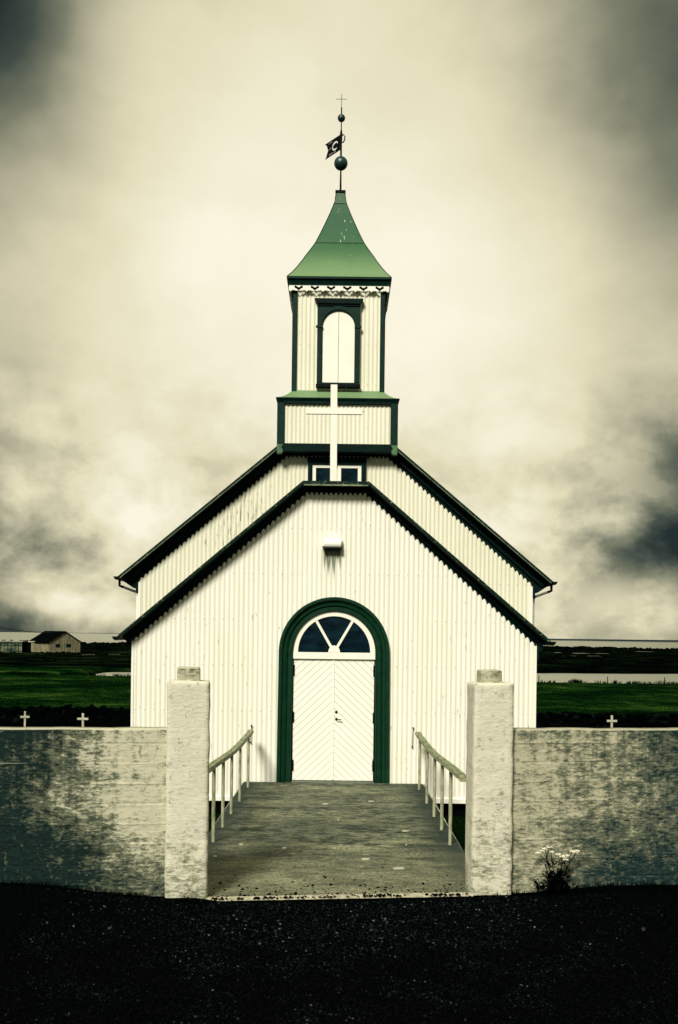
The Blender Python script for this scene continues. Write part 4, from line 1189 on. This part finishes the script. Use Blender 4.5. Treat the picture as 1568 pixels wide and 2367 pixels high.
for (x_, y_, a, c) in [(50.5, 205, 1.4, .7), (55.0, 236, 1.8, 2.2), (60, 236, 1.5, 1.2), (84, 285, 2.4, 2.0), (49, 232, .7, 1.4), (46.5, 205, .6, .4), (-38, 158, 1.1, .35), (-34, 158, 1.0, .3), (83, 218, 1.2, .5)]:
    z_ = land(x_, y_) + .3
    mb.add([(x_ - a, y_ - c, z_), (x_ + a, y_ - c * .7, z_), (x_ + a * .8, y_ + c, z_), (x_ - a * .9, y_ + c, z_)], [(0, 1, 2, 3)])
tag(mb.build('rock_pools', M['sea']), 'small bright pools lying on the dark headland', kind='stuff')

# ---- hut
HZ = -1.3
hut = thing('hut', (-48.5, 184, HZ), 'small weathered wooden hut with black pitched roof standing on the far shore at left', 'hut', rz=0)
gw = 6.1                     # gable width, faces the camera
hw_ = gw / 2; eh, rh = 2.25, 4.0
mb = MB(); mb.prism([(-hw_ + .05, 0), (hw_ - .05, 0), (hw_ - .05, eh), (0, rh - .12), (-hw_ + .05, eh)], .1, 7.2)
mb.build('wall', M['hutwood'], hut, local=True)
wins = [(-1.35, 1.5, .42, .28), (.75, 1.5, .45, .28)]
for i in range(12):
    xa = -hw_ + gw * i / 12; xb = xa + gw / 12 - .02
    topz = lambda x_: eh + (rh - eh) * (1 - abs(x_) / hw_)
    pl = [(xa, -.2), (xb, -.2), (xb, topz(xb) - .05)] + ([(0, topz(0) - .05)] if xa < 0 < xb else []) + [(xa, topz(xa) - .05)]
    mb = MB(); mb.prism(pl, .0 + random.uniform(-.02, .02), .098); mb.build('plank', M['hutwood'], hut, local=True)
for sx in (-1, 1):
    mb = MB(); a = (0, rh + .06); c = (sx * (hw_ + .28), eh - .15); a2 = (0, rh - .08); c2 = (sx * (hw_ + .28), eh - .29)
    mb.strip([a, c], [a2, c2], -.22, 7.5); mb.build('roof', M['hutroof'], hut, local=True)
for (cx_, cz_, a, c) in wins:
    mb = MB()
    mb.box(cx_ - a, cx_ + a, -.05, -.022, cz_ + c - .06, cz_ + c); mb.box(cx_ - a, cx_ + a, -.05, -.022, cz_ - c, cz_ - c + .06)
    mb.box(cx_ - a, cx_ - a + .06, -.05, -.022, cz_ - c + .06, cz_ + c - .06); mb.box(cx_ + a - .06, cx_ + a, -.05, -.022, cz_ - c + .06, cz_ + c - .06)
    wn = mb.build('window', M['hutroof'], hut, local=True)
    mb = MB(); mb.box(cx_ - a + .06, cx_ + a - .06, -.04, -.024, cz_ - c + .06, cz_ + c - .06); mb.build('pane', M['glass'], wn, local=True)
hut.rotation_euler.z = R(43)
# lean-to and low annexe
an = thing('lean_to_shed', (-53.4, 185.5, HZ), 'low grey plank lean-to with pale flat roof beside the dark hut', 'shed')
for i in range(8):
    mb = MB(); mb.box(-1.5 + i * .4, -1.5 + i * .4 + .385, 0, .12, -.1, 1.95 + i * .01); mb.build('plank', M['hutwood'], an, local=True)
mb = MB(); mb.box(-1.4, 1.6, .13, 3, -.1, 1.95); mb.build('wall', M['hutwood'], an, local=True)
mb = MB(); mb.prism([(-2.0, 2.02), (2.0, 2.14), (2.0, 2.24), (-2.0, 2.16)], -.15, 3.2); mb.build('roof', M['hutpale'], an, local=True)
mb = MB(); mb.box(-2.2, -1.52, .4, 2.4, -.1, 1.95); mb.build('porch', M['hutroof'], an, local=True)
gh = thing('glasshouse', (-58.6, 184, HZ), 'low green framed glasshouse at the left edge beside the lean-to', 'glasshouse')
mb = MB()
for z_ in (-.05, .35, 1.35, 1.75, 2.0): mb.box(-2.6, 2.6, -.03, .03, z_, z_ + .09)
for i in range(9): mb.box(-2.6 + i * .64, -2.6 + i * .64 + .08, -.045, -.031, -.1, 2.1)
mb.build('frame', M['green'], gh, local=True)
for i in range(8):
    mb = MB(); mb.box(-2.52 + i * .64, -2.52 + i * .64 + .56, .035, .05, .0, 2.0); mb.build('pane', M['greenhouse'], gh, local=True)
mb = MB(); mb.box(-2.7, 2.7, -.1, 3, 2.11, 2.19); mb.build('roof', M['hutpale'], gh, local=True)
mb = MB(); mb.box(-2.6, 2.6, .4, 2.9, -.1, 2.1); mb.build('interior', M['hutroof'], gh, local=True)
# sagging cable to the hut roof
mb = MB(); pts = []
for i in range(25):
    k_ = i / 24; x_ = -72 + k_ * (23.2); z_ = 6.1 + (2.35 - 6.1) * k_ - 1.9 * math.sin(math.pi * k_) * .55
    pts.append((x_, 186, z_))
mb.tube(pts, .06, 5)
tag(mb.build('power_cable', M['black']), 'thin dark cable sagging down to the roof of the hut', 'cable')
